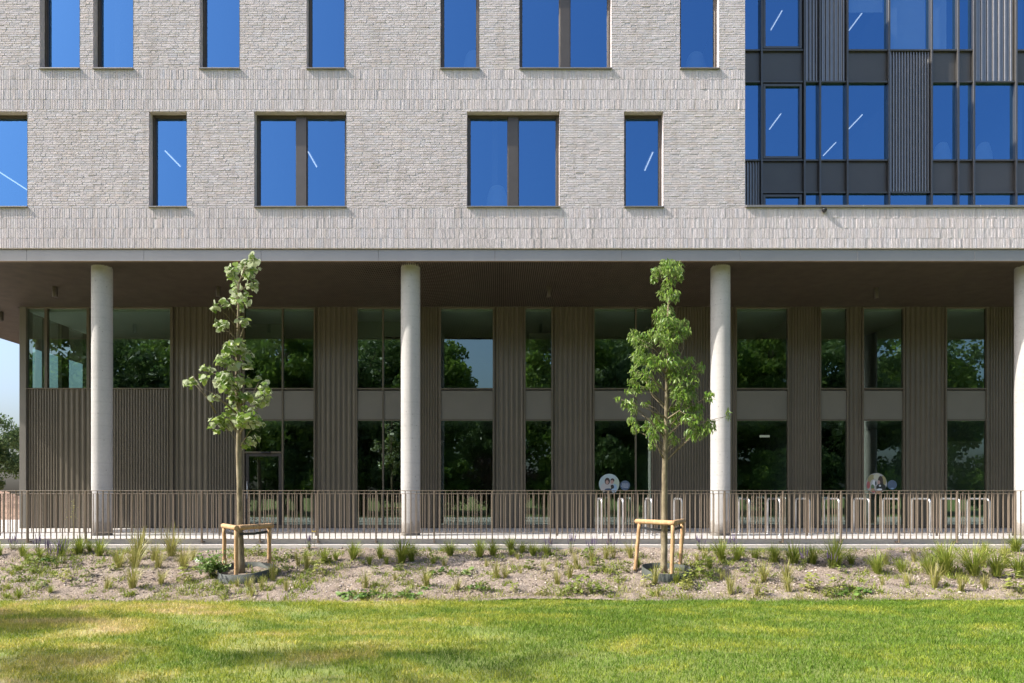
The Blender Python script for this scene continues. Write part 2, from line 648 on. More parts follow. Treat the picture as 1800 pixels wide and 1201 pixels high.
def ground():
    # lawn sheet, out to the horizon behind and beside the camera
    mb = MB()
    xs = [-300, -60, -30] + list(np.linspace(-18, 18, 73)) + [30, 60, 300]
    ys = [-300, -60, -10, 0, 4] + list(np.linspace(5, 10.4, 12)) + [10.9]
    for j, y in enumerate(ys):
        for x in xs:
            yy = y if j < len(ys) - 1 else lawn_edge(max(-18, min(18, x))) + 0.15
            mb.v.append((x, yy, ZLAWN))
    w = len(xs)
    for j in range(len(ys) - 1):
        for i in range(w - 1):
            a = j * w + i
            mb.f.append((a, a + 1, a + 1 + w, a + w))
            mb.mi.append(0)
            mb.sm.append(True)
    structure(mb.build('lawn', M['lawn']))
    # far ground behind the building
    fg = MB().box(-400, 400, 34.0, 900, -0.7, -0.02).build('field_ground', M['earth'])
    structure(fg)
    # planting bed: sloping gravel with clods
    nx, ny = 900, 110
    X = np.linspace(-15.5, 15.5, nx)
    V = np.linspace(0, 1, ny)
    gx, gv = np.meshgrid(X, V)
    e = 10.78 + 0.10 * np.sin(gx * 0.7 + 1.0) + 0.06 * np.sin(gx * 2.3) + 0.0175 * gx
    y0 = e - 0.12
    gy = y0 + (BED_Y1 + 0.05 - y0) * gv
    z = -2.863 + BED_B * gy
    z = np.maximum(z, ZLAWN - 0.03)
    z += 0.035 * np.sin(gx * 1.1 + 2) * np.sin(gy * 1.7) * np.minimum(gv * 4, 1)
    r = RNG.normal(0, 1, (ny, nx))
    r2 = (r + np.roll(r, 1, 0) + np.roll(r, 1, 1) + np.roll(r, -1, 0) + np.roll(r, -1, 1)) / 2.2
    rr = RNG.normal(0, 1, (ny // 5 + 2, nx // 5 + 2))
    rr = np.kron(rr, np.ones((5, 5)))[:ny, :nx]
    k = np.ones(5) / 5
    for _ in range(2):
        rr = np.apply_along_axis(lambda q: np.convolve(q, k, 'same'), 0, rr)
        rr = np.apply_along_axis(lambda q: np.convolve(q, k, 'same'), 1, rr)
    z += 0.0075 * r2 + 0.015 * rr
    V3 = np.stack([gx, gy, z], -1).reshape(-1, 3)
    idx = np.arange(nx * ny).reshape(ny, nx)
    Fq = np.stack([idx[:-1, :-1], idx[:-1, 1:], idx[1:, 1:], idx[1:, :-1]], -1).reshape(-1, 4)
    structure(link('planting_bed', np_mesh('planting_bed', V3, Fq, M['gravel'], True)))
    # loose stones on the bed
    n = 26000
    sx = RNG.uniform(-12, 12, n)
    se = 10.78 + 0.10 * np.sin(sx * 0.7 + 1.0) + 0.06 * np.sin(sx * 2.3) + 0.0175 * sx
    sy = se + (BED_Y1 - se) * RNG.uniform(0, 1, n) ** 0.9
    sz = -2.863 + BED_B * sy + 0.035 * np.sin(sx * 1.1 + 2) * np.sin(sy * 1.7) * np.minimum((sy - se) * 1.5, 1)
    size = 0.008 + 0.020 * RNG.random(n) ** 2.5
    base = np.array([(1, 0, 0), (0, 1, 0), (-1, 0, 0), (0, -1, 0), (0, 0, 0.8), (0, 0, -0.6)], float)
    vv = base[None] * (size[:, None, None] * RNG.uniform(0.6, 1.3, (n, 6, 1)))
    a = RNG.uniform(0, 6.28, n)
    ca, sa = np.cos(a)[:, None], np.sin(a)[:, None]
    x2, y2 = vv[:, :, 0] * ca - vv[:, :, 1] * sa, vv[:, :, 0] * sa + vv[:, :, 1] * ca
    vv = np.stack([x2 + sx[:, None], y2 + sy[:, None], vv[:, :, 2] + sz[:, None] + 0.004], -1)
    fb = np.array([(0, 1, 4), (1, 2, 4), (2, 3, 4), (3, 0, 4), (1, 0, 5), (2, 1, 5), (3, 2, 5), (0, 3, 5)])
    ff = (fb[None] + (np.arange(n) * 6)[:, None, None]).reshape(-1, 3)
    s = link('gravel', np_mesh('gravel', vv.reshape(-1, 3), ff, M['stone']))
    stuff(s, 'loose grey-brown gravel and clods on the sloping planting bed')
    s['category'] = 'gravel'


def blades(n, xs, ys, zs, hmin, hmax, width, lean, mat, name):
    """one mesh of n bent grass blades, five vertices each"""
    h = RNG.uniform(hmin, hmax, n) if np.isscalar(hmin) else hmin + (hmax - hmin) * RNG.random(n)
    a = RNG.uniform(0, 2 * np.pi, n)
    la = RNG.uniform(0, 2 * np.pi, n)
    ln = RNG.uniform(0.1, 1.0, n) * lean * h
    w = width * RNG.uniform(0.6, 1.3, n)
    dx, dy = np.cos(a) * w / 2, np.sin(a) * w / 2
    lx, ly = np.cos(la) * ln, np.sin(la) * ln
    v = np.zeros((n, 5, 3))
    v[:, 0] = np.stack([xs - dx, ys - dy, zs], -1)
    v[:, 1] = np.stack([xs + dx, ys + dy, zs], -1)
    v[:, 2] = np.stack([xs + dx * .8 + lx * .35, ys + dy * .8 + ly * .35, zs + h * .6], -1)
    v[:, 3] = np.stack([xs - dx * .8 + lx * .35, ys - dy * .8 + ly * .35, zs + h * .6], -1)
    v[:, 4] = np.stack([xs + lx, ys + ly, zs + h], -1)
    fb = np.array([(0, 1, 2), (0, 2, 3), (3, 2, 4)])
    f = (fb[None] + (np.arange(n) * 5)[:, None, None]).reshape(-1, 3)
    return np_mesh(name, v.reshape(-1, 3), f, mat)


def lawn_grass():
    n = 330000
    ys = np.sqrt(RNG.uniform(4.6 ** 2, 11.05 ** 2, n))
    xs = RNG.uniform(-1, 1, n) * (0.76 * ys + 1.6) + 0.1
    e = 10.78 + 0.10 * np.sin(xs * 0.7 + 1.0) + 0.06 * np.sin(xs * 2.3) + 0.0175 * xs
    e = e + RNG.normal(0, 0.13, n) + 0.07 * np.sin(xs * 5.7) * np.sin(xs * 2.1 + 1)
    # bare and thin patches
    p = np.sin(xs * 1.7 + np.sin(ys * 1.3) * 2) * np.sin(ys * 2.9 + xs * 0.6) + 0.6 * np.sin(xs * 4.1 + ys * 3.3)
    keep = (ys < e) & (RNG.random(n) < np.clip(0.95 - 0.35 * (p > 0.75) - 0.25 * (xs < 0) * (p > 0.1), 0.3, 1))
    xs, ys = xs[keep], ys[keep]
    tall = 0.5 + 0.5 * np.sin(xs * 0.9 + 0.5) * np.sin(ys * 1.6)
    hm = 0.016 + 0.014 * tall
    o = link('grass', blades(len(xs), xs, ys, np.full(len(xs), ZLAWN - 0.003), hm, hm + 0.036, 0.0060, 1.2, M['grass'], 'grass'))
    stuff(o, 'short mown lawn grass, yellowish to the left and greener to the right')
    o['category'] = 'grass'


def terrace():
    # paving under and behind the columns
    t = MB().box(-120, 60, 16.30, 34.0, -0.5, 0.0).build('terrace_paving', M['paving'])
    structure(t)
    # strip between the two railings, falling slightly to the columns
    mb = MB()
    x0, x1 = -120.0, 60.0
    vs = [(x0, 13.72, -0.5), (x1, 13.72, -0.5), (x1, 16.26, -0.5), (x0, 16.26, -0.5), (x0, 13.72, 0.104), (x1, 13.72, 0.104), (x1, 16.26, 0.022), (x0, 16.26, 0.022)]
    mb.add(vs, [(0, 3, 2, 1), (4, 5, 6, 7), (0, 1, 5, 4), (1, 2, 6, 5), (2, 3, 7, 6), (3, 0, 4, 7)])
    structure(mb.build('walkway', M['paving']))
    # joints in the walkway edge: separate kerb slabs in front
    k = structure(MB().box(-60, 60, 13.50, 13.716, -0.5, -0.012).build('kerb', M['kerb']))
    n0 = MB().bevbox(-0.995, 0.995, -0.11, 0.106, -0.5, 0.012, 0.006).mesh('kerb_stone', M['kerb'])
    for i in range(-9, 10):
        link('kerb_stone', n0, k, (i * 2.0 + 0.37, 13.612, 0.0))
    e = structure(MB().box(-60, 60, 13.44, 13.452, -0.4, -0.045).build('edging_strip', M['steel']))
    b = structure(MB().box(-60, 60, 13.46, 13.498, -0.4, -0.07).build('kerb_footing', M['kerb']))


ground()
lawn_grass()
terrace()

# ------------------------------------------------------------------ the office building
office = link('office_building', None)
office.empty_display_size = 1
tag(office, 'pale grey brick office building raised on round concrete columns over a bronze ground floor', 'building')

COURSE = 0.0535
# soldier bands: (top, bottom) in metres, stretcher zones in between
Z_S2B, Z_S2T = PZ(436.5, YB), PZ(366, YB)
Z_S1B, Z_S1T = PZ(192.5, YB), PZ(122, YB)
ZB_TOP = PZ(-70, YB)
OPEN = []   # (x0, x1, z0, z1, kind)
for a, b in ((70, 140), (164, 234), (351, 421), (539, 607.5), (774, 842), (913, 1075), (1195, 1264)):
    OPEN.append((PX(a, YB), PX(b, YB), PZ(122.5, YB), PZ(122.5, YB) + 2.235, 'd' if b - a > 100 else 's'))
for a, b in ((-114, 48), (262, 328), (447, 608.5), (821, 983.5), (1097, 1166)):
    OPEN.append((PX(a, YB), PX(b, YB), PZ(365.5, YB), PZ(195.5, YB), 'd' if b - a > 100 else 's'))
XB0, XB1 = PX(-260, YB), PX(2100, YB)


def blocked(z0, z1):
    """opening spans crossing a course"""
    zm = (z0 + z1) / 2
    return sorted((o[0], o[1]) for o in OPEN if o[2] - 0.005 < zm < o[3])


def spans(z0, z1, xmax):
    x = XB0
    for a, b in blocked(z0, z1):
        if a > x:
            yield x, a
        x = max(x, b)
    if x < xmax:
        yield x, xmax


def brickwork():
    bricks = []   # x0,x1,z0,z1
    j = 0.007

    def stretchers(z0, z1, xmax):
        n = max(1, round((z1 - z0) / COURSE))
        h = (z1 - z0) / n
        for c in range(n):
            a, b = z0 + c * h, z0 + (c + 1) * h
            off = random.uniform(0, 0.22)
            for s0, s1 in spans(a, b, xmax):
                x = s0
                first = True
                while x < s1 - 0.01:
                    L = random.choice((0.216, 0.216, 0.216, 0.108, 0.162))
                    if first:
                        L = 0.108 + off * 0.5
                        first = False
                    if s1 - (x + L) < 0.07:
                        L = s1 - x
                    bricks.append((x + j / 2, x + L - j / 2, a + j / 2, b - j / 2, 0))
                    x += L

    def soldiers(z0, z1, xmax):
        h = (z1 - z0) / 4
        for c in range(4):
            a, b = z0 + c * h, z0 + (c + 1) * h
            for s0, s1 in spans(a, b, xmax):
                n = max(1, round((s1 - s0) / COURSE))
                w = (s1 - s0) / n
                for i in range(n):
                    bricks.append((s0 + i * w + j / 2, s0 + (i + 1) * w - j / 2, a + j / 2, b - j / 2, 1))

    soldiers(Z_S2B, Z_S2T, XB1)
    stretchers(Z_S2T, Z_S1B, XCW)
    soldiers(Z_S1B, Z_S1T, XCW)
    stretchers(Z_S1T, ZB_TOP, XCW)
    B = np.array(bricks)
    B = B[(B[:, 1] - B[:, 0]) > 0.012]
    # the bricks over the parapet beneath the curtain wall end at the coping
    # 300 single bricks, the lower centre of the facade
    cx, cz = (B[:, 0] + B[:, 1]) / 2, (B[:, 2] + B[:, 3]) / 2
    pick_s = np.where((B[:, 4] == 1) & (np.abs(cx - 0.55) < 2.0) & (cz < Z_S2T - 0.0) & (cz > Z_S2B + 0.0))[0]
    pick_t = np.where((B[:, 4] == 0) & (cz > Z_S2T) & (cz < Z_S2T + 1.2) & (cx > PX(620, YB)) & (cx < PX(810, YB)) & ((B[:, 1] - B[:, 0]) > 0.2))[0]
    pick = np.concatenate([pick_s[:150], pick_t[:150]])
    single = np.zeros(len(B), bool)
    single[pick] = True
    S = B[~single]
    n = len(S)
    # each brick: 4 x 2 front points, hand-moulded, ring of 8 back points
    hor = S[:, 4] == 0
    L = np.where(hor, S[:, 1] - S[:, 0], S[:, 3] - S[:, 2])
    H = np.where(hor, S[:, 3] - S[:, 2], S[:, 1] - S[:, 0])
    u = np.array([0, 1 / 3, 2 / 3, 1, 1, 2 / 3, 1 / 3, 0])
    v = np.array([0, 0, 0, 0, 1, 1, 1, 1.0])
    prot = RNG.normal(0, 0.0017, n)[:, None] + RNG.normal(0, 0.0008, (n, 8)) + RNG.normal(0, 0.0010, n)[:, None] * (u[None] - .5) + RNG.normal(0, 0.0010, n)[:, None] * (v[None] - .5)
    ins = 0.0035
    uu = np.where(u == 0, 1, np.where(u == 1, -1, 0))
    vv_ = np.where(v == 0, 1, -1)
    fu = u[None] * L[:, None] + ins * uu[None] + RNG.normal(0, 0.0012, (n, 8))
    fv = v[None] * H[:, None] + ins * vv_[None] + RNG.normal(0, 0.0014, (n, 8))
    bu = u[None] * L[:, None] + RNG.normal(0, 0.001, (n, 8))
    bv = v[None] * H[:, None] + RNG.normal(0, 0.001, (n, 8))
    U = np.concatenate([fu, bu], 1)
    W = np.concatenate([fv, bv], 1)
    Y = np.concatenate([YB - np.clip(prot, -0.007, 0.010), np.full((n, 8), YB + 0.014)], 1)
    Xc = np.where(hor[:, None], S[:, 0:1] + U, S[:, 0:1] + W)
    Zc = np.where(hor[:, None], S[:, 2:3] + W, S[:, 2:3] + U)
    verts = np.stack([Xc, Y, Zc], -1).reshape(-1, 3)
    fr = [(0, 1, 6, 7), (1, 2, 5, 6), (2, 3, 4, 5)]
    sd = [(i, (i + 1) % 8) for i in range(8)]
    fs = fr + [(b, a, a + 8, b + 8) for a, b in sd]
    fs = np.array(fs)
    fsv = fs[:, ::-1]
    faces = np.where(hor[:, None, None], fs[None], fsv[None]) + (np.arange(n) * 16)[:, None, None]
    shade = np.clip(RNG.normal(0.95, 0.045, n), 0.78, 1.0)
    warm = RNG.normal(0, 0.018, n)
    tint = np.stack([shade * (1 + warm), shade, shade * (1 - warm)], -1)
    tint = np.repeat(tint, 16, 0)
    me = np_mesh('brickwork', verts, faces.reshape(-1, 4), M['brick'], False, np.clip(tint, 0, 1))
    # backing with openings
    mb = MB()
    yb = YB + 0.006
    xs = sorted(set([XL, XB0, XCW] + [o[0] for o in OPEN] + [o[1] for o in OPEN]))
    xs = [x for x in xs if XL <= x <= XCW]
    zs = sorted(set([Z_S2B, ZB_TOP + 0.3, ZROOF] + [o[2] for o in OPEN] + [o[3] for o in OPEN]))
    for i in range(len(xs) - 1):
        for k in range(len(zs) - 1):
            xm, zm = (xs[i] + xs[i + 1]) / 2, (zs[k] + zs[k + 1]) / 2
            if any(o[0] < xm < o[1] and o[2] < zm < o[3] for o in OPEN):
                continue
            mb.quad((xs[i], yb, zs[k]), (xs[i + 1], yb, zs[k]), (xs[i + 1], yb, zs[k + 1]), (xs[i], yb, zs[k + 1]), 0)
    # reveals
    D = 0.25
    for x0, x1, z0, z1, kd in OPEN:
        y0, y1 = YB - 0.002, YB + D
        mb.quad((x0, y0, z0), (x0, y1, z0), (x0, y1, z1), (x0, y0, z1), 1)
        mb.quad((x1, y1, z0), (x1, y0, z0), (x1, y0, z1), (x1, y1, z1), 1)
        mb.quad((x0, y0, z1), (x0, y1, z1), (x1, y1, z1), (x1, y0, z1), 1)
        mb.quad((x0, y1, z0), (x0, y0, z0), (x1, y0, z0), (x1, y1, z0), 1)
    # parapet of the roof terrace, right of the wing
    mb.quad((XCW, yb, Z_S2B), (XR, yb, Z_S2B), (XR, yb, ZP - 0.02), (XCW, yb, ZP - 0.02), 0)
    mb.quad((XCW, YB + 0.3, 6.6), (XCW, YB + 0.3, ZP - .02), (XR, YB + 0.3, ZP - .02), (XR, YB + 0.3, 6.6), 0)
    mb.quad((XL, yb, Z_S2B), (XL, YB + 0.12, Z_S2B), (XR, YB + 0.12, Z_S2B), (XR, yb, Z_S2B), 0)
    # right return of the wing and left end wall
    mb.quad((XCW, yb, ZP), (XCW, YG + 8, ZP), (XCW, YG + 8, ZROOF), (XCW, yb, ZROOF), 1)
    mb.quad((XL, YG + 14, Z_S2B), (XL, yb, Z_S2B), (XL, yb, ZROOF), (XL, YG + 14, ZROOF), 1)
    wall = mb.build('brick_wall', [M['mortar'], M['reveal']], office)
    wall['label'] = 'pale grey brick facade with flat courses and bands of upright bricks'
    o = link('brickwork', me, wall)
    o['kind'] = 'stuff'
    # single bricks share a few meshes
    def one(kind, q):
        rr = random.Random(q)
        Lx, Hz = (0.209, COURSE - j) if kind == 0 else (COURSE - j, (Z_S2T - Z_S2B) / 4 - j)
        m2 = MB()
        pr = rr.gauss(0, 0.0024)
        fr_, bk = [], []
        pts = [(0, 0), (1 / 3, 0), (2 / 3, 0), (1, 0), (1, 1), (2 / 3, 1), (1 / 3, 1), (0, 1)]
        for a, b in pts:
            U_, V_ = (a, b) if kind == 0 else (b, a)
            ix = 0.0035 * (1 if U_ == 0 else -1 if U_ == 1 else 0)
            iz = 0.0035 * (1 if V_ == 0 else -1 if V_ == 1 else 0)
            fr_.append(((U_ - .5) * Lx + ix + rr.gauss(0, .001), -max(-.007, min(.01, pr + rr.gauss(0, .0012))), (V_ - .5) * Hz + iz + rr.gauss(0, .001)))
            bk.append(((U_ - .5) * Lx, 0.014, (V_ - .5) * Hz))
        fl = fs.tolist() if kind == 0 else fsv.tolist()
        m2.add(fr_ + bk, fl)
        return m2.mesh('brick', M['brick_one'])
    var = {k: [one(k, 10 * k + q) for q in range(8)] for k in (0, 1)}
    stdL = {0: 0.209, 1: COURSE - j}
    for i in pick:
        x0, x1, z0, z1, kd = B[i]
        kd = int(kd)
        b = link('brick', random.choice(var[kd]), wall, ((x0 + x1) / 2, YB, (z0 + z1) / 2))
        b.scale = ((x1 - x0) / stdL[kd], 1, 1)
    # roof
    MB().box(XL, XCW, YB + 0.01, YG + 14, ZROOF - 0.02, ZROOF + 0.25).build('roof', M['frame_grey'], office)
    return wall


brickwork()


def frame_ring(mb, x0, x1, z0, z1, y0, y1, w, mi=0, bottom=None):
    bw = w if bottom is None else bottom
    mb.bevbox(x0, x0 + w, y0, y1, z0, z1, 0.003, mi)
    mb.bevbox(x1 - w, x1, y0, y1, z0, z1, 0.003, mi)
    mb.bevbox(x0 + w + .0005, x1 - w - .0005, y0 + .001, y1, z1 - w, z1, 0.003, mi)
    mb.bevbox(x0 + w + .0005, x1 - w - .0005, y0 + .001, y1, z0, z0 + bw, 0.003, mi)
    return mb


def brick_windows():
    for k, (x0, x1, z0, z1, kd) in enumerate(OPEN):
        e = 0.006
        a, b, c, d = x0 + e, x1 - e, z0 + 0.03, z1 - e
        yf = YB + 0.17
        mb = MB()
        frame_ring(mb, a, b, c, d, yf, yf + 0.07, 0.05)
        w = mb.build('window', M['frame'], office)
        panes = []
        if kd == 's':
            panes = [(a + .05, b - .05)]
        else:
            mid = (a + b) / 2
            post = 0.235
            m0, m1 = mid - post / 2, mid + post / 2
            if k == 9:
                m0, m1 = m0 - .02, m1 - .02
            MB().bevbox(m0, m1, yf - 0.012, yf + 0.075, c + .05, d - .05, 0.004).build('mullion', M['frame'], w)
            panes = [(a + .05, m0), (m1, b - .05)]
        for p0, p1 in panes:
            # a slim casement inside some panes
            MB().quad((p0, yf + .045, c + .05), (p1, yf + .045, c + .05), (p1, yf + .045, d - .05), (p0, yf + .045, d - .05)).build('pane', M['glass_up'], w)
            cs = MB()
            frame_ring(cs, p0 + .001, p1 - .001, c + .051, d - .051, yf + .02, yf + .043, 0.018)
            cs.build('casement', M['frame'], w)
        MB().bevbox(x0 - .004, x1 + .012, YB - 0.045, YB + 0.19, z0 + .002, z0 + .028, 0.003).build('sill', M['sill'], w)


brick_windows()


def ribbed(mb, x0, x1, z0, z1, y, pitch, depth, mi=0):
    """trapezoid sheet, ribs upright, crest towards -y"""
    prof = []
    n = max(1, round((x1 - x0) / pitch))
    p = (x1 - x0) / n
    for i in range(n):
        b = x0 + i * p
        prof += [(b, 0), (b + .26 * p, 0), (b + .32 * p, -.10 * depth), (b + .41 * p, -.74 * depth), (b + .48 * p, -.92 * depth), (b + .60 * p, -depth), (b + .72 * p, -depth), (b + .82 * p, -.92 * depth), (b + .88 * p, -.74 * depth), (b + .96 * p, -.10 * depth)]
    prof.append((x1, 0))
    o = len(mb.v)
    for x, d in prof:
        mb.v.append((x, y + d, z0))
        mb.v.append((x, y + d, z1))
    for i in range(len(prof) - 1):
        a = o + 2 * i
        mb.f.append((a, a + 2, a + 3, a + 1))
        mb.mi.append(mi)
        mb.sm.append(False)
    return prof


def curtain_wall():
    cw = link('curtain_wall', None, office)
    cw['label'] = 'recessed dark grey glazed wall of panes, plain panels and ribbed panels above the parapet'
    xs = [PX(p, YG) for p in (1285, 1337, 1412, 1439, 1487, 1560, 1634.5, 1681, 1708.5, 1782.5, 1830, 1905, 1978, 2040, 2120)]
    zr = [6.9, PZ(340, YG), PZ(283.5, YG), PZ(146, YG), PZ(90.5, YG), PZ(-48, YG), PZ(-104, YG), 18.4]
    mw = 0.055
    # upright fins
    for i, x in enumerate(xs[1:-1]):
        MB().bevbox(x - mw / 2, x + mw / 2, YG - 0.11, YG + 0.05, 6.9, 18.4, 0.004).build('mullion', M['frame_grey'], cw)
    # which rows a ribbed panel fills, by bay
    rib = {0: [(0, 2)], 2: [(4, 8)], 3: [(4, 8)], 5: [(2, 4)], 8: [(4, 8)], 11: [(2, 5)]}
    rib = {0: [(0, 2)], 2: [(3, 7)], 3: [(3, 7)], 5: [(1, 4)], 8: [(3, 7)], 11: [(1, 4)], 13: [(3, 7)]}
    for i in range(len(xs) - 1):
        a, b = xs[i] + mw / 2, xs[i + 1] - mw / 2
        if i == 0:
            a = xs[0]
        for r in range(7):
            z0, z1 = zr[r], zr[r + 1]
            inrib = [q for q in rib.get(i, []) if q[0] <= r < q[1]]
            t = 0.022
            if inrib:
                q = inrib[0]
                if r == q[0]:
                    mb = MB()
                    ribbed(mb, a, b, zr[q[0]] + t, zr[q[1]] - t, YG + 0.02, {5: 0.083, 8: 0.16, 3: 0.13, 2: 0.09}.get(i, 0.085), 0.05)
                    mb.build('ribbed_panel', M['rib_grey'], cw)
                    tb = MB().bevbox(a, b, YG - 0.075, YG + 0.04, z0 - t, z0 + t, 0.003)
                    tb.build('transom', M['frame_grey'], cw)
                continue
            if r in (1, 3, 5):
                MB().bevbox(a + .002, b - .002, YG + 0.0, YG + 0.03, z0 + t, z1 - t, 0.003).build('panel', M['panel_grey'], cw)
            else:
                zz0, zz1 = z0 + t, z1 - t
                aa, bb = a, b
                if i == 1:
                    cs = MB()
                    frame_ring(cs, a + .03, b - .03, zz0 + .03, zz1 - .03, YG - 0.05, YG + 0.03, 0.07)
                    cs.build('casement', M['frame_grey'], cw)
                    aa, bb, zz0, zz1 = a + .10, b - .10, zz0 + .10, zz1 - .10
                MB().quad((aa, YG + .015, zz0), (bb, YG + .015, zz0), (bb, YG + .015, zz1), (aa, YG + .015, zz1)).build('pane', M['glass_up'], cw)
            MB().bevbox(a, b, YG - 0.07, YG + 0.04, z0 - t, z0 + t, 0.003).build('transom', M['frame_grey'], cw)
    # coping on the parapet
    x = XCW + 0.004
    k = 0
    while x < 22:
        x1 = min(x + 2.68, 22)
        MB().bevbox(x, x1 - .005, YB - 0.045, YB + 0.34, ZP - 0.018, ZP + 0.03, 0.004).build('coping', M['sill'], office)
        x = x1
    # terrace floor and the bronze wall above
    MB().box(XCW, XR, YB + 0.31, YG + .02, 6.75, 6.88).build('roof_terrace_floor', M['paving'], office)
    MB().box(XCW + .02, XR, YG - .1, YG + 12, 18.42, 18.8).build('roof', M['frame_grey'], office)


curtain_wall()


def interiors_upper():
    fl = [7.02, 10.19, 13.36, 16.53]
    for x0, x1, y0, y1, nm in ((XL + .05, XCW - .05, YB + .30, YB + 8.0, 'wing'), (XCW + .02, XR - .1, YG + .10, YG + 8.0, 'right')):
        for i in range(3):
            if nm == 'wing' and i == 2:
                pass
            MB().box(x0, x1, y0, y1, fl[i] - .12, fl[i]).build('floor_slab', M['int_floor'], office)
            MB().box(x0, x1, y0, y1, fl[i + 1] - .24, fl[i + 1] - .13).build('ceiling', M['int_up'], office)
            MB().box(x0, x1, y1 - .1, y1, fl[i], fl[i + 1] - .25).build('partition_wall', M['int_up'], office)
        for x in ((-14.5, -9.2, -6.1, -0.2, 2.9) if nm == 'wing' else (7.6, 11.9, 15.2, 19.0)):
            for i in range(3):
                MB().box(x, x + .12, y0 + .35, y1 - .11, fl[i], fl[i + 1] - .25).build('partition_wall', M['int_up'], office)


interiors_upper()


def lamp_at(pa, pb, zc, label):
    """linear ceiling lamp running away from the facade; pa far end, pb near end in photograph pixels"""
    pts = []
    for px, py in (pa, pb):
        Y = (zc - EYE) * F / (VY - py)
        pts.append(Vector((PX(px, Y), Y, zc)))
    a, b = pts
    X = (a.x + b.x) / 2
    y0, y1 = sorted((a.y, b.y))
    e = link('ceiling_lamp', None, None, (X, (y0 + y1) / 2, zc))
    tag(e, label, 'ceiling lamp', 'linear ceiling lamps seen through the upper windows')
    h = (y1 - y0) / 2
    MB().bevbox(-.045, .045, -h - .02, h + .02, .012, .06, .004).build('housing', M['int_ceil'], e)
    MB().bevbox(-.011, .011, -h, h, -.011, .0115, .004).build('tube', M['lamp'], e)
    MB().tube([(0, -h * .7, .06), (0, -h * .7, .13)], .006, 6).build('hanger', M['steel'], e)
    MB().tube([(0, h * .7, .06), (0, h * .7, .13)], .006, 6).build('hanger', M['steel'], e)


ZC = [9.80, 12.97, 16.14]
for pa, pb, s, lab in (
    ((1375.3, 53), (1394, 19), 2, None),
):
    pass
lamp_at((1354.4, 53.2), (1375.3, 19), ZC[2], 'slanting white lamp line in the topmost casement pane beside the brick edge')
lamp_at((1492, 53.8), (1517.7, 20.6), ZC[2], 'slanting white lamp line in the topmost pane under the half drawn blind')
lamp_at((1318.4, 273), (1332.3, 254.7), ZC[1], 'short lamp line at the foot of the narrow pane against the brick edge')
lamp_at((1352.2, 227.8), (1372.8, 200.3), ZC[1], 'slanting lamp line in the lower casement window of the glazed wall')
lamp_at((1446.5, 274), (1470, 250.6), ZC[1], 'lamp line low in the slim pane below the dark ribbed panel')
lamp_at((1489.9, 228.8), (1516.5, 201.6), ZC[1], 'slanting lamp line in the wide pane left of the tall ribbed panel')
lamp_at((317, 293), (290, 265.5), ZC[0], 'white lamp line in the single window left of the left double window')
lamp_at((555.5, 294), (543, 267), ZC[0], 'white lamp line in the right pane of the left double window')
lamp_at((44, 338), (8, 302), ZC[0], 'white lamp line in the window cut by the left picture edge')
lamp_at((1132, 300), (1149, 268), ZC[0], 'faint lamp line in the lower single window nearest the glazed wall')


def blinds_and_chairs():
    # roller blinds behind the top panes of the glazed wall
    for a, b, pz, lab in ((1561, 1633, 88, 'pale roller blind fully drawn above the tall ribbed panel'),
                          (1489, 1558, 18, 'pale roller blind lowered a little over a slanting lamp line'),
                          (1636, 1671, 90, 'pale roller blind in the narrow pane right of the wide drawn blind')):
        x0, x1 = PX(a, YG) + .04, PX(b, YG) - .04
        e = link('roller_blind', None, None, ((x0 + x1) / 2, YG + .13, PZ(pz, YG) + .03))
        tag(e, lab, 'blind', 'roller blinds in the glazed wall')
        w = (x1 - x0) / 2
        top = PZ(-48, YG) - .05 - e.location.z
        mb = MB()
        n = 10
        for i in range(n):
            t0, t1 = top * i / n, top * (i + 1) / n
            mb.box(-w, w, -.002 + .002 * (i % 2), .002, t0, t1 + .0001)
        mb.build('fabric', M['blind'], e)
        MB().tube([(-w, 0, -.012), (w, 0, -.012)], .012, 8).build('bottom_bar', M['steel'], e)
    # shell chairs near the glass, only their backs show
    spots = [(1727, 254, YG + .55, 10.19, 'rounded chair back low in the wide pane at the right edge'),
             (1654, 254, YG + .55, 10.19, 'rounded chair back low in the narrow pane right of the tall ribbed panel'),
             (1222, 97, YB + .75, 10.19, 'chair back low in the upper window next to the glazed wall'),
             (833, 95, YB + .75, 10.19, 'chair back low in the upper single window left of the upper double window'),
             (874, 330, YB + .75, 7.02, 'chair back in the left pane of the right double window')]
    for px, py, Y, zf, lab in spots:
        X = PX(px, Y)
        c = link('chair', None, None, (X, Y, zf))
        tag(c, lab, 'chair', 'chairs behind the upper windows')
        top = max(0.7, PZ(py, Y) - zf)
        mb = MB()
        n, m_ = 12, 8
        g = []
        for j in range(m_ + 1):
            t = j / m_
            hw = .25 * (1 - t ** 5 * .22)
            for i in range(n + 1):
                u = i / n * 2 - 1
                g.append((u * hw, -.20 + .10 * u * u + .05 * t, .44 + t * (top - .44) - .10 * (abs(u) ** 4) * t * t))
        mb.add(g, [(j * (n + 1) + i, j * (n + 1) + i + 1, (j + 1) * (n + 1) + i + 1, (j + 1) * (n + 1) + i) for j in range(m_) for i in range(n)], 0, True)
        mb.build('backrest', M['chair'], c)
        MB().bevbox(-.23, .23, -.18, .24, .41, .45, .015).build('seat', M['chair'], c)
        for sx in (-1, 1):
            for sy in (-1, 1):
                MB().tube([(sx * .17, sy * .15, .41), (sx * .22, sy * .2, .0)], .012, 6).build('leg', M['steel'], c)


blinds_and_chairs()


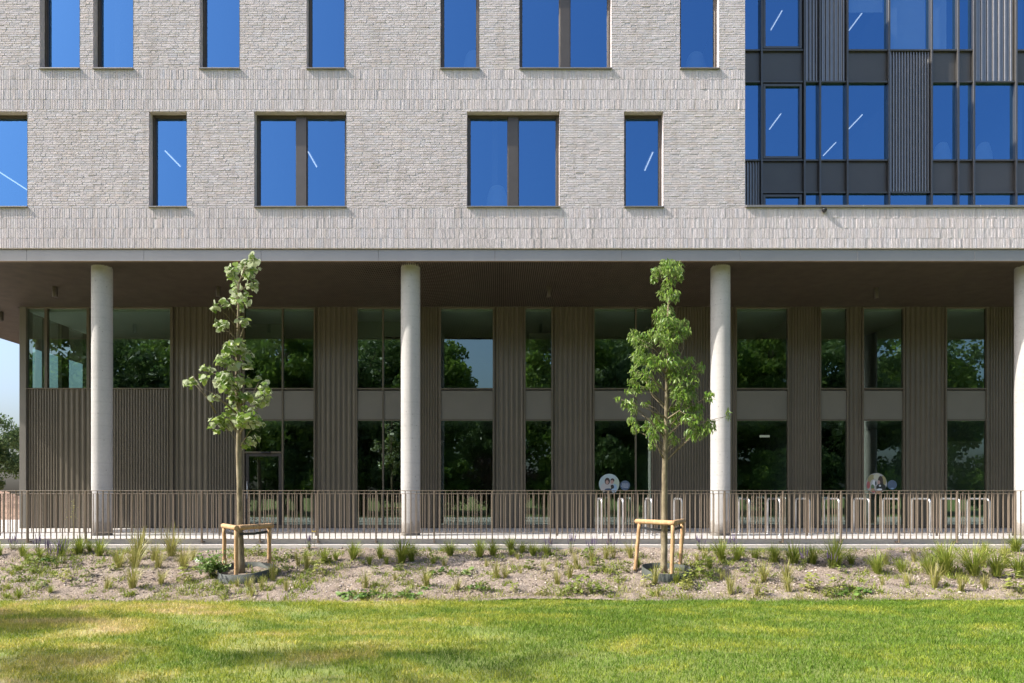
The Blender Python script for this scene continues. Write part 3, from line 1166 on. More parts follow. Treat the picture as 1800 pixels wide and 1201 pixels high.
# ------------------------------------------------------------------ soffit, fascia, columns
def soffit_and_columns():
    ytop = YG + 14
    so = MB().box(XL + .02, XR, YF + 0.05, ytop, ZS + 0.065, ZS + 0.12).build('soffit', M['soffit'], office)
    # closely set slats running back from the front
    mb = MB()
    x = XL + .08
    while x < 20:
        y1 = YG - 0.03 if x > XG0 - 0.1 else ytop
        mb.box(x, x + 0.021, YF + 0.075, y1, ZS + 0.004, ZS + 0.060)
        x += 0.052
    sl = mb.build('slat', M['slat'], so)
    sl['kind'] = 'stuff'
    # edge trim behind the fascia
    MB().box(XL, XR, YF + 0.012, YF + 0.07, ZS - 0.015, ZS + 0.06).build('soffit_trim', M['trim'], office)
    # fascia sheets with open joints
    zt = Z_S2B - 0.012
    joints = [PX(p, YF) for p in (47, 253, 459, 665, 870, 1093, 1301, 1507, 1713, 1919)]
    xs = [XL] + [joints[0] - 2.69 * k for k in range(3, 0, -1)] + joints + [joints[-1] + 2.69 * k for k in range(1, 5)]
    xs = [x for x in xs if x >= XL]
    for a, b in zip(xs[:-1], xs[1:]):
        MB().bevbox(a + .0025, b - .0025, YF - 0.002, YF + 0.010, ZS - 0.008, zt, 0.002).build('fascia_panel', M['fascia'], office)
    MB().box(XL - .01, XL + .006, YF, ytop, ZS - .008, zt).build('fascia_panel', M['fascia'], office)
    MB().box(XL, XR, YF + .02, YF + .06, ZS + .06, zt + .02).build('fascia_backing', M['black'], office)
    for cx in (-16.75, PX(179.5, YC), PX(721.7, YC), PX(1266.3, YC), PX(1803, YC), 19.8):
        mb = MB()
        r = 0.228
        prof = [(r - .004, 0.0), (r, 0.004)] + [(r, z) for z in np.linspace(.3, ZS - .06, 14)] + [(r - .004, ZS + .06)]
        mb.lathe((0, 0, 0), prof, 40)
        link('column', mb.mesh('column', M['column']), office, (cx, YC, 0.0))


soffit_and_columns()


# ------------------------------------------------------------------ recessed ground floor
Z_U1, Z_U0 = PZ(543, YG), PZ(683, YG)      # upper glazing
Z_P1, Z_P0 = PZ(685, YG), PZ(738, YG)      # plain panel
Z_W1 = PZ(739, YG)


def clad(a, b, z0, z1, pattern):
    """ribbed sheet between photograph columns a and b; pattern: (until, pitch)"""
    mb = MB()
    x0 = PX(a, YG)
    for until, pitch in pattern:
        x1 = PX(until, YG)
        ribbed(mb, x0, x1, z0, z1, YG + 0.04, pitch, 0.030 if pitch < .1 else 0.034)
        x0 = x1
    o = mb.build('cladding_panel', M['clad'], office)
    return o


def ground_floor():
    N, W = 0.080, 0.157
    zt = ZS + .03
    clad(48, 301, 0.02, Z_U0 - .02, [(101, N), (198, W), (301, N)])
    for a, b, pat in ((304, 429, [(366, W), (429, N)]), (554, 627, [(627, W)]), (722, 774, [(774, N)]), (868, 922, [(922, W)]),
                      (971, 1043, [(1043, W)]), (1147, 1293, [(1293, N)]), (1386, 1441, [(1441, N)]), (1490, 1516, [(1516, W)]),
                      (1589, 1662, [(1662, W)]), (1735, 1800, [(1800, N)]), (1900, 1990, [(1990, W)])):
        clad(a, b, 0.02, zt, pat)
    fw = 0.045

    def upright(px, y0=YG - .03):
        x = PX(px, YG)
        MB().bevbox(x - fw / 2, x + fw / 2, YG - 0.035, YG + 0.06, 0.0, zt, 0.003).build('upright', M['clad'], office)

    # bays of tall glazing: frame edges and inner mullions
    bays = ((429, 553, [497]), (627, 721, [673.5]), (774, 867.5, []), (922.5, 970.5, []), (1043.5, 1146.5, [1117.5]), (1293.5, 1385.5, []),
            (1441.5, 1489.5, []), (1516.5, 1588.5, []), (1662.5, 1734.5, []), (1800.5, 1899.5, [1850]))
    for bi, (a, b, mids) in enumerate(bays):
        edges = [a] + list(mids) + [b]
        xs = [PX(p, YG) for p in edges]
        mb = MB()
        for x in (xs[0], xs[-1]):
            mb.bevbox(x - fw / 2, x + fw / 2, YG - 0.035, YG + 0.09, 0.0, zt, 0.003)
        x0, x1 = xs[0] + fw / 2, xs[-1] - fw / 2
        mb.bevbox(x0, x1, YG - 0.02, YG + 0.085, Z_U1, zt, 0.003)
        mb.bevbox(x0, x1, YG - 0.02, YG + 0.085, Z_U0 - .03, Z_U0 + .012, 0.003)
        mb.bevbox(x0, x1, YG - 0.02, YG + 0.085, Z_W1 - .012, Z_P0 + .012, 0.003)
        mb.bevbox(x0, x1, YG - 0.02, YG + 0.085, 0.0, 0.09, 0.003)
        w = mb.build('glazed_bay', M['clad'], office)
        for x in xs[1:-1]:
            MB().bevbox(x - fw / 2, x + fw / 2, YG - 0.032, YG + 0.08, 0.09, Z_U1, 0.003).build('mullion', M['clad'], w)
        for k in range(len(xs) - 1):
            p0, p1 = xs[k] + fw / 2 + .001, xs[k + 1] - fw / 2 - .001
            yg = YG + 0.03
            MB().quad((p0, yg, Z_U0 + .012), (p1, yg, Z_U0 + .012), (p1, yg, Z_U1), (p0, yg, Z_U1)).build('pane', M['glass_dn'], w)
            MB().bevbox(p0, p1, YG + 0.005, YG + 0.035, Z_P0 + .012, Z_P1 - .03, 0.003).build('spandrel_panel', M['spandrel'], w)
            if bi == 0 and k == 0:
                # entrance door with a fanlight above
                zd = PZ(797, YG)
                MB().quad((p0, yg, zd + .05), (p1, yg, zd + .05), (p1, yg, Z_W1 - .012), (p0, yg, Z_W1 - .012)).build('pane', M['glass_dn'], w)
                MB().bevbox(p0, p1, YG - 0.045, YG + 0.08, zd, zd + .05, .003).build('transom', M['clad'], w)
                d = MB()
                frame_ring(d, p0 + .03, p1 - .004, 0.012, zd - .004, YG - .015, YG + .05, 0.085, 0, 0.12)
                dr = d.build('door', M['door_frame'], office)
                dr['label'] = 'bronze framed glass entrance door behind the left young tree'
                MB().quad((p0 + .115, yg, .132), (p1 - .089, yg, .132), (p1 - .089, yg, zd - .089), (p0 + .115, yg, zd - .089)).build('pane', M['glass_dn'], dr)
                MB().tube([(p0 + .09, YG - .02, .85), (p0 + .09, YG - .07, .85), (p0 + .09, YG - .07, 1.35), (p0 + .09, YG - .02, 1.35)], .012, 8).build('handle', M['steel'], dr)
                MB().bevbox((p0 + p1) / 2 - .05, (p0 + p1) / 2 + .22, YG - .10, YG - .046, zd + .002, zd + .045, .006).build('door_closer', M['black'], dr)
            else:
                MB().quad((p0, yg, .09), (p1, yg, .09), (p1, yg, Z_W1 - .012), (p0, yg, Z_W1 - .012)).build('pane', M['glass_dn'], w)
    # the corner room: ribbon glazing over ribbed cladding
    mb = MB()
    xa, xb, xc, xd, xe = [PX(p, YG) for p in (47.5, 81.5, 155.5, 200, 301.5)]
    mb.bevbox(XG0, xa, YG - .05, YG + .25, 0.0, ZS + .02, .004)      # corner post
    post = mb.build('corner_post', M['spandrel'], office)
    mb = MB()
    mb.bevbox(xa, xe, YG - .02, YG + .085, Z_U1, zt, .003)
    mb.bevbox(xa, xe, YG - .035, YG + .085, Z_U0 - .02, Z_U0 + .012, .003)
    rb = mb.build('glazed_bay', M['clad'], office)
    rb['label'] = 'ribbon window of the corner room at the left end'
    for x in (xb, xc, xe + .01):
        MB().bevbox(x - .04, x + .04, YG - .033, YG + .08, Z_U0 + .012 if x < xe else 0.0, Z_U1 if x < xe else zt, .003).build('mullion', M['clad'], rb)
    for p0, p1 in ((xa, xb - .041), (xb + .041, xc - .041), (xc + .041, xe - .032)):
        MB().quad((p0, YG + .03, Z_U0 + .012), (p1, YG + .03, Z_U0 + .012), (p1, YG + .03, Z_U1), (p0, YG + .03, Z_U1)).build('pane', M['glass_dn'], rb)
    # left side of the ground floor: lower wall, glass, wide post, glass, solid wall
    ys = YG + .25
    sw = MB()
    sw.box(XG0 + .02, XG0 + .14, ys, YG + 13, 0.0, Z_U0)
    sw.box(XG0 + .02, XG0 + .14, 22.15, 22.52, Z_U0, ZS)
    sw.box(XG0 + .02, XG0 + .14, 23.45, YG + 13, Z_U0, ZS)
    sw.build('side_wall', M['clad'], office)
    for y0, y1 in ((ys, 21.35), (21.43, 22.15), (22.52, 23.45)):
        MB().quad((XG0 + .08, y1, Z_U0), (XG0 + .08, y0, Z_U0), (XG0 + .08, y0, ZS), (XG0 + .08, y1, ZS)).build('pane', M['glass_dn'], office)
    MB().bevbox(XG0 + .03, XG0 + .12, 21.35, 21.43, Z_U0, ZS, .003).build('mullion', M['clad'], office)
    # inside: floors, ceilings, back and cross walls
    x0, x1 = XG0 + .16, XR - .5
    MB().box(x0, x1, YG + .10, YG + 8, Z_P0 + .1, Z_U0 - .04).build('floor_slab', M['int_floor'], office)
    MB().box(x0, x1, YG + .10, YG + 8, ZS - .10, ZS + .05).build('ceiling', M['int_ceil'], office)
    MB().box(x0, x1, YG + .10, YG + 8, Z_P0 - .02, Z_P0 + .09).build('ceiling', M['int_dark'], office)
    MB().box(x0, x1, YG + 8.0, YG + 8.2, 0.0, ZS).build('partition_wall', M['int_dark'], office)
    MB().box(x0, x1, YG + .10, YG + 8, -.02, 0.012).build('interior_floor', M['int_floor'], office)
    for px, y0, mat in ((301, .12, 'int_wall'), (560, .7, 'int_dark'), (738, .12, 'int_dark'), (895, 2.2, 'int_wall'), (1010, .12, 'int_wall'), (1165, .12, 'int_dark'), (1412, .12, 'int_wall'), (1505, 2.5, 'int_dark'), (1625, .12, 'int_dark')):
        x = PX(px, YG)
        MB().box(x - .06, x + .06, YG + y0 + .0, YG + 8, Z_U0 - .03, ZS - .11).build('partition_wall', M[mat], office)
        MB().box(x - .06, x + .06, YG + y0 + .0, YG + 8, 0.013, Z_P0 - .03).build('partition_wall', M['int_dark'], office)
    # inner linings that show as pale panels through some upper panes
    for a, b, y, z0, z1 in ((430, 496, 1.5, PZ(612, YG), ZS - .11), (628, 674, 1.2, PZ(583, YG), ZS - .11), (676, 735, 1.2, PZ(575, YG), ZS - .11), (930, 968, 2.0, Z_U0, ZS - .3)):
        MB().box(PX(a, YG + y), PX(b, YG + y), YG + y, YG + y + .05, z0, z1).build('lining_board', M['int_wall'], office)


ground_floor()


def indoor_lamps_low():
    for pa, pb, z, lab in (((686, 760), (692, 766), 2.95, 'tiny lamp seen in the lower glass just left of the second column'),
                           ((845, 762), (846, 780), 2.9, 'small broken lamp line in the lower glass right of the second column'),
                           ((1336, 770), (1352, 764), 2.8, 'small lamp streak in the lower glass right of the third column')):
        Y = YG + 1.6
        e = link('spot_lamp', None, None, (PX((pa[0] + pb[0]) / 2, Y), Y, PZ((pa[1] + pb[1]) / 2, Y)))
        tag(e, lab, 'ceiling lamp', 'small lamps behind the ground floor glass')
        w, h = abs(PX(pb[0], Y) - PX(pa[0], Y)) / 2 + .006, min(.03, abs(pb[1] - pa[1]) / F * Y / 2) + .002
        MB().bevbox(-w, w, -.03, .03, -h, h, .002).build('diffuser', M['lamp_dim'], e)
        MB().bevbox(-w - .01, w + .01, -.05, .05, h + .001, h + .03, .006).build('housing', M['black'], e)
        MB().tube([(0, 0, h + .03), (0, 0, Z_P0 - .02 - e.location.z)], .008, 6).build('stem', M['black'], e)


indoor_lamps_low()


def potted_plant():
    Y = YG + .9
    e = link('potted_plant', None, None, (PX(832, Y), Y, .013))
    tag(e, 'dark potted palm indoors behind the glass right of the second column', 'plant')
    MB().lathe((0, 0, 0), [(.0, .0), (.16, .0), (.2, .36), (.18, .36), (.17, .30), (0, .30)], 20).build('pot', M['black'], e)
    mb = MB()
    rr = random.Random(3)
    for k in range(26):
        a = rr.uniform(0, 6.28)
        L = rr.uniform(.45, .8)
        up = rr.uniform(.6, 1.0)
        pts = [Vector((0, 0, .3))]
        for t in (.35, .7, 1.0):
            pts.append(Vector((math.cos(a) * L * t, math.sin(a) * L * t, .3 + up * t - .55 * up * t * t)))
        s = Vector((-math.sin(a), math.cos(a), 0))
        for i, w in zip(range(3), (.02, .045, .03)):
            w2 = (.045, .03, .002)[i]
            mb.quad(pts[i] - s * w, pts[i] + s * w, pts[i + 1] + s * w2, pts[i + 1] - s * w2)
    mb.build('foliage', M['leaf_far'], e)


potted_plant()


def downlights():
    for px, py, Y, lab in ((96.5, 505, None, 'dark cylinder downlight on the soffit left of the first column'),
                           (384, 505, None, 'dark cylinder downlight on the soffit beside the top of the left young tree'),
                           (965, 505, None, 'dark cylinder downlight on the soffit between second column and right young tree'),
                           (1540, 507, None, 'dark cylinder downlight on the soffit between third and last column'),
                           (2, 549, None, 'dark cylinder downlight on the soffit cut by the left picture edge')):
        Y = (ZS - EYE) * F / (VY - py)
        e = link('downlight', None, None, (PX(px, Y), Y, ZS))
        tag(e, lab, 'downlight', 'cylinder downlights under the soffit')
        MB().lathe((0, 0, 0), [(0, .02), (.062, .02), (.065, 0), (.065, -.255), (.058, -.262), (.05, -.24), (0, -.24)], 24).build('housing', M['soffit_lamp'], e)
        MB().lathe((0, 0, -.238), [(.048, 0), (.02, .02), (0, .02)], 20).build('reflector', M['steel'], e)


downlights()


def security_camera():
    p = P(1448, 371, YB)
    e = link('security_camera', None, None, (p.x, YB - .012, p.z))
    tag(e, 'small black dome security camera on the brick under the glazed wall', 'security camera')
    MB().lathe((0, -.028, 0), [(0, .035), (.05, .035), (.055, .02), (.055, 0), (.0, 0)], 20).build('base', M['black'], e)
    MB().lathe((0, -.028, 0), [(.05, 0), (.047, -.022), (.033, -.042), (.012, -.05), (0, -.051)], 20).build('dome', M['black'], e)
    MB().box(-.02, .02, -.028, .012, .01, .03).build('bracket', M['black'], e)


security_camera()


# ------------------------------------------------------------------ stickers on the glass
def flat(name, col):
    m, nt, bs = new_mat(name)
    bs.inputs['Base Color'].default_value = (*col, 1)
    bs.inputs['Roughness'].default_value = 0.55
    return m


def disc(mb, cx, cz, rx, rz, y, mi=0, n=28, clip=None):
    pts = []
    for k in range(n):
        a = 2 * math.pi * k / n
        x, z = cx + rx * math.cos(a), cz + rz * math.sin(a)
        if clip:
            R0 = clip
            q = math.hypot(x, z)
            if q > R0:
                x, z = x * R0 / q, z * R0 / q
        pts.append((x, y, z))
    mb.add(pts, [tuple(range(n))], mi)


def stickers():
    y = YG + 0.024
    cols = {'ice': (.42, .52, .52), 'mint': (.45, .55, .42), 'knit': (.50, .48, .46), 'hair': (.05, .035, .03), 'skin': (.46, .30, .25), 'navy': (.03, .06, .13),
            'sky': (.30, .45, .58), 'blk': (.02, .025, .02), 'cream': (.50, .50, .38), 'red': (.42, .12, .11), 'green': (.10, .17, .07), 'tan': (.40, .24, .13),
            'blue': (.085, .13, .20), 'white': (.65, .68, .70), 'olive': (.30, .27, .13), 'pale': (.42, .42, .40)}
    ms = {k: flat('sticker_' + k, c) for k, c in cols.items()}
    keys = list(ms)
    r = 18 / F * YG

    def make(px, py, rad, shapes, base, label, cat='sticker', back='white'):
        e = link('window_sticker', None, None, (PX(px, YG), y, PZ(py, YG)))
        tag(e, label, cat, 'round stickers on the ground floor glass')
        mb = MB()
        mb.tube([(0, .003, 0), (0, 0, 0)], rad, 40)
        b = mb.build('film', ms[base], e)
        for i, (k, cx, cz, rx, rz) in enumerate(shapes):
            mb = MB()
            disc(mb, cx * rad, cz * rad, rx * rad, rz * rad, -.0006 - .0005 * i, 0, 26, rad * .985)
            mb.build('print', ms[k], e)
        return e

    make(1071, 851, r, [('mint', .72, -.05, .3, .6), ('knit', -.42, -.35, .42, .42), ('knit', -.55, -.62, .3, .3), ('knit', -.02, -.1, .3, .25), ('hair', -.18, .28, .26, .34),
                        ('skin', -.2, .17, .15, .2), ('hair', .32, .36, .19, .2), ('skin', .28, .2, .16, .19), ('sky', .55, -.35, .22, .36), ('blk', .3, -.28, .18, .22), ('cream', .12, -.35, .06, .14),
                        ('navy', -.05, -.62, .42, .2), ('sky', .5, -.62, .28, .2), ('blk', -.1, -.82, .45, .14)], 'ice',
         'round photo sticker of two people reading, left one on the ground floor glass')
    make(1541.5, 850, r * 1.02, [('olive', -.45, .35, .42, .5), ('cream', 0.02, .62, .3, .34), ('pale', -.2, .0, .4, .42), ('olive', .62, .25, .3, .5), ('hair', .38, .3, .24, .42), ('skin', .22, .06, .14, .24), ('hair', .5, -.02, .16, .36),
                                ('red', -.78, -.15, .16, .36), ('white', -.25, .02, .14, .3), ('blk', -.08, .02, .07, .2), ('green', -.38, -.35, .16, .26), ('blk', .42, -.38, .46, .36), ('white', .32, -.22, .1, .1),
                                ('white', .28, -.58, .26, .1), ('tan', -.35, -.68, .2, .2), ('tan', .2, -.85, .4, .12), ('red', -.3, -.78, .14, .1)], 'pale',
         'round photo sticker of a seated person in dark clothes, right one on the glass')
    s = make(1099, 853.5, 8.6 / F * YG, [], 'blue', 'small round blue sticker with white lines of text beside the reading pair')
    rad = 8.6 / F * YG
    for i, (w, dx) in enumerate(((.62, 0), (.74, .02), (.66, -.02), (.58, 0))):
        z = (.28 - i * .23) * rad
        mb = MB()
        x = -w * rad + dx
        rr = random.Random(i)
        while x < w * rad:   # short word-like strokes: the print is too small to read in the picture
            L = rr.uniform(.16, .34) * rad
            x1 = min(x + L, w * rad)
            mb.quad((x, -.0008, z), (x1, -.0008, z), (x1, -.0008, z + .075 * rad), (x, -.0008, z + .075 * rad))
            x = x1 + .07 * rad
        mb.build('text_line', ms['white'], s)
    make(1569, 852.5, 8.4 / F * YG, [('sky', 0, -.75, .35, .12)], 'blue', 'small plain grey-blue round sticker beside the seated person sticker')


stickers()


# ------------------------------------------------------------------ railings
def railing(Y, ztop, zbot, x0, x1, pitch, phase, posts_every, label, foot):
    root = link('railing', None, None, (0, Y, 0))
    tag(root, label, 'railing', 'bronze bar railings along the terrace')
    MB().bevbox(x0, x1, -.020, .020, ztop - .012, ztop, .002).build('top_rail', M['rail'], root)
    MB().bevbox(x0, x1, -.012, .012, zbot, zbot + .010, .002).build('bottom_rail', M['rail'], root)
    bar = MB().bevbox(-.0072, .0072, -.010, .010, zbot + .0105, ztop - .0125, .0015).mesh('baluster', M['rail'])
    zf = foot[0]
    pm = MB()
    pm.bevbox(-.013, .013, -.025, .025, zf, ztop - .0125, .002)
    if foot[1]:
        pm.bevbox(-.013, .013, .0255, foot[1], zf, zf + .028, .002)
    pm = pm.mesh('post', M['rail'])
    k0 = math.ceil((x0 - phase) / pitch)
    k = k0
    while phase + k * pitch < x1:
        x = phase + k * pitch
        if posts_every and k % posts_every == 0:
            link('post', pm, root, (x, 0, 0))
        else:
            link('baluster', bar, root, (x, 0, 0))
        k += 1
    return root


p1 = (102.1 / F * YR1) / 10
railing(YR1, PZ(862.3, YR1), PZ(948, YR1), PX(-75, YR1), PX(1880, YR1), p1, PX(48.5, YR1), 10,
        'front bronze bar railing along the terrace edge with posts bent to the kerb', (PZ(954.5, YR1), .118))
p2 = 8.33 / F * YR2
r2 = railing(YR2, PZ(867.6, YR2), PZ(936.5, YR2), PX(-75, YR2), PX(1784, YR2), p2, PX(870 / 10 + 660, YR2), 0,
             'rear bronze bar railing standing directly before the round columns', (0, 0))
for px in (-2, 170, 385, 555, 763, 980, 1203, 1420, 1648, 1783):
    x = PX(px, YR2)
    MB().bevbox(x - .02, x + .02, .013, .045, 0.0, PZ(868.4, YR2), .002).build('post', M['rail'], r2)


# ------------------------------------------------------------------ bicycle stands
def bike_racks():
    L, H, r, b = 0.76, 0.865, 0.024, 0.10
    pts = [(0, 0, 0), (0, 0, H - b)]
    for k in range(1, 6):
        a = k / 6 * math.pi / 2
        pts.append((0, b - b * math.cos(a), H - b + b * math.sin(a)))
    pts.append((0, L - b, H))
    for k in range(1, 6):
        a = k / 6 * math.pi / 2
        pts.append((0, L - b + b * math.sin(a), H - b + b * math.cos(a)))
    pts += [(0, L, H - b), (0, L, 0)]
    hoop = MB().tube(pts, r, 10).mesh('hoop', M['steel'])
    plate = MB().lathe((0, 0, 0), [(0, .008), (.058, .008), (.06, .004), (.06, 0.0005)], 16).mesh('base_plate', M['steel'])
    left = [1058, 1095, 1145.5, 1198]
    right = [1317, 1371, 1422.5, 1475, 1528, 1580.5, 1635, 1687, 1739]
    ordn = ['first', 'second', 'third', 'fourth', 'fifth', 'sixth', 'seventh', 'eighth', 'ninth']
    Y0 = 16.78
    for side, lst in (('left', left), ('right', right)):
        seq = list(enumerate(lst)) if side == 'right' else list(enumerate(reversed(lst)))
        for i, px in seq:
            e = link('bicycle_stand', None, None, (PX(px, Y0), Y0, 0.0))
            e.rotation_euler.z = random.uniform(-.02, .02)
            tag(e, 'steel hoop bicycle stand, %s to the %s of the third column' % (ordn[i], side), 'bike rack', 'bicycle stands behind the railings')
            link('hoop', hoop, e)
            link('base_plate', plate, e)
            link('base_plate', plate, e, (0, L, 0))


bike_racks()


# ------------------------------------------------------------------ young trees with stakes
def leaf_round(s=1.0):
    """broad heart shaped leaf, slightly folded, stalk at the origin, blade along +x"""
    out = [(0.0, 0.0), (-.04, .22), (.12, .43), (.38, .50), (.66, .40), (.86, .20), (1.04, 0.0)]
    mb = MB()
    mid = [(x, 0, .0 - .10 * x * x) for x, _ in out]
    vs, n = [], len(out)
    up = [(x, y, .16 * y - .12 * x * x - .12 * y * y) for x, y in out]
    dn = [(x, -y, z) for x, y, z in up]
    vs = mid + up + dn
    fs = []
    for i in range(n - 1):
        fs.append((i, i + 1, n + i + 1, n + i))
        fs.append((i + 1, i, 2 * n + i, 2 * n + i + 1))
    mb.add([Vector(v) * s for v in vs], fs, 0, True)
    mb.tube([Vector((-.35, 0, .12)) * s, Vector((0, 0, 0))], .012 * s, 4, 0, False)
    return mb


def leaf_long(s=1.0):
    out = [(0, 0), (.15, .10), (.40, .17), (.65, .13), (.85, .06), (1.02, 0)]
    n = len(out)
    up = [(x, y, .22 * y - .25 * x * x) for x, y in out]
    vs = [(x, 0, -.25 * x * x - .02) for x, _ in out] + up + [(x, -y, z) for x, y, z in up]
    fs = []
    for i in range(n - 1):
        fs.append((i, i + 1, n + i + 1, n + i))
        fs.append((i + 1, i, 2 * n + i, 2 * n + i + 1))
    mb = MB()
    mb.add([Vector(v) * s for v in vs], fs, 0, True)
    return mb


def young_tree(Yt, trunk_px, trunk_r, limbs, clusters, leafmesh, leaf_len, n_per, mat, label, droop, spread, seed, trunk_extra=()):
    rr = random.Random(seed)
    base = P(trunk_px[0][0], trunk_px[0][1], Yt)
    root = link('young_tree', None, None, base)
    tag(root, label, 'tree', 'young staked trees in the planting bed')
    tp = [P(x, y, Yt) - base for x, y in trunk_px]
    # finer trunk with a little wander
    pts, rad = [], []
    for i in range(len(tp) - 1):
        for k in range(4):
            t = k / 4
            p = tp[i].lerp(tp[i + 1], t)
            pts.append(p + Vector((rr.uniform(-.004, .004), rr.uniform(-.006, .006), 0)))
            rad.append((trunk_r[i] * (1 - t) + trunk_r[i + 1] * t) * rr.uniform(.95, 1.07))
    pts.append(tp[-1])
    rad.append(trunk_r[-1])
    MB().tube(pts, rad, 12).build('trunk', M['bark'], root)
    limbm = MB()
    centres = []
    for (cx, cy, rx, ry) in clusters:
        dz = rr.uniform(-1, 1) * spread
        c = P(cx, cy, Yt) - base
        off = abs(cx - 0)  # noqa
        c.y += dz
        centres.append((c, rx * 1.1 / F * Yt, ry * 1.1 / F * Yt))

    def trunk_at(z):
        best = min(range(len(pts)), key=lambda i: abs(pts[i].z - z))
        return pts[best], rad[best]

    # twigs from the trunk to every cluster
    for c, rx, rz in centres:
        dxy = math.hypot(c.x - trunk_at(c.z)[0].x, c.y)
        p0, r0 = trunk_at(c.z - max(.08, dxy * .75))
        m = p0.lerp(c, .55) + Vector((0, 0, .03 + dxy * .08))
        limbm.tube([p0, m, c], [min(r0 * .35, .008), .0045, .002], 6)
    for lm in limbs:
        q = [P(x, y, Yt) - base for x, y, _ in lm]
        for i, (_, _, dy) in enumerate(lm):
            q[i].y += dy
        w = [.016, .011, .006, .003][:len(q)]
        limbm.tube(q, w, 8)
    limbm.build('branches', M['bark'], root)
    crown_c = sum((c for c, _, _ in centres), Vector()) / len(centres)
    leaves = []
    for c, rx, rz in centres:
        area = math.pi * rx * rz * (F / Yt) ** 2
        n = max(4, int(area / n_per))
        ry = max(.06, (rx + rz) * .55)
        for _ in range(n):
            while True:
                d = Vector((rr.uniform(-1, 1), rr.uniform(-1, 1), rr.uniform(-1, 1)))
                if d.length < 1:
                    break
            p = c + Vector((d.x * rx, d.y * ry, d.z * rz))
            out = Vector((d.x, d.y, 0)) + Vector((rr.gauss(0, .5), rr.gauss(0, .5), 0))
            ang = math.atan2(out.y, out.x)
            pitch = droop + rr.gauss(0, .38)
            roll = rr.gauss(0, .55)
            q = Quaternion((0, 0, 1), ang) @ Quaternion((0, 1, 0), pitch) @ Quaternion((1, 0, 0), roll)
            s = leaf_len * rr.uniform(.65, 1.15)
            leaves.append((p, q, s))
    # leaf centre, not stalk, sits in the cluster
    leaves = [(p - q @ Vector((.5 * s, 0, -.08 * s)), q, s) for p, q, s in leaves]
    leaves.sort(key=lambda l: -l[2] * (1 - .25 * l[0].y))
    lm = leafmesh(1.0)
    base_me = lm.mesh('leaf', mat)
    V = np.array(lm.v)
    one, rest = leaves[:300], leaves[300:]
    if rest:
        vs, fs = [], []
        o = 0
        mb = MB()
        for p, q, s in rest:
            mat3 = np.array((q.to_matrix() * s))
            W = V @ mat3.T + np.array(p)
            mb.v += [tuple(w) for w in W]
            mb.f += [tuple(i + o for i in f) for f in lm.f]
            o += len(V)
        mb.mi = [0] * len(mb.f)
        mb.sm = [True] * len(mb.f)
        crown = mb.build('crown', mat, root)
    else:
        crown = link('crown', None, root)
    crown['kind'] = 'stuff'
    for p, q, s in one:
        l = link('leaf', base_me, crown, p)
        l.rotation_mode = 'QUATERNION'
        l.rotation_quaternion = q
        l.scale = (s, s, s)
    return root


LC = [(434, 459, 17, 13), (423, 466, 9, 8), (449, 463, 8, 12), (416, 482, 14, 10), (431, 482, 10, 10), (405, 495, 9, 10), (416, 495, 8, 8), (435, 496, 12, 9),
      (404, 515, 8, 12), (410, 525, 8, 9), (432, 527, 10, 13), (404, 543, 10, 9), (389, 548, 9, 7), (413, 539, 6, 9), (396, 576, 14, 9), (386, 578, 8, 6),
      (432, 569, 12, 9), (404, 603, 9, 9), (416, 609, 14, 12), (429, 608, 8, 9), (413, 622, 14, 16), (430, 624, 9, 14), (397, 638, 10, 12), (413, 643, 16, 9),
      (432, 640, 10, 10), (355, 648, 11, 8), (357, 665, 8, 8), (342, 677, 13, 8), (380, 668, 14, 10), (398, 667, 12, 10), (412, 670, 10, 9), (433, 672, 16, 10),
      (452, 666, 7, 4), (413, 685, 18, 12), (383, 702, 9, 8), (417, 700, 12, 12), (435, 698, 14, 10), (473, 693, 13, 17), (465, 707, 9, 9), (413, 717, 20, 12),
      (443, 707, 10, 9), (378, 745, 15, 15), (395, 742, 16, 14), (410, 727, 14, 11), (433, 743, 14, 14), (452, 737, 14, 14), (463, 750, 10, 10), (435, 772, 12, 10), (427, 781, 8, 8)]
young_tree(12.0, [(425, 1012), (422, 930), (421, 850), (419, 790), (421, 745), (417, 690), (417, 640), (419, 560), (420, 500), (432, 462)],
           [.058, .049, .044, .046, .037, .034, .026, .020, .014, .006],
           [[(418, 762, 0), (402, 740, .08), (398, 712, .12), (399, 690, .14)], [(418, 728, 0), (388, 700, -.15), (372, 700, -.2), (350, 665, -.25)], [(384, 728, -.1), (374, 705, -.18), (364, 693, -.2), (353, 680, -.22)],
            [(419, 765, 0), (436, 748, -.1), (458, 722, -.15), (472, 700, -.18)], [(418, 718, 0), (430, 702, .1), (440, 690, .15), (450, 668, .16)], [(419, 600, 0), (426, 590, -.05), (431, 578, -.07), (434, 570, -.08)]],
           LC, leaf_round, .092, 17, M['leaf_lime'], 'young lime tree with large pale leaves, staked in the left of the bed', .55, .28, 11)

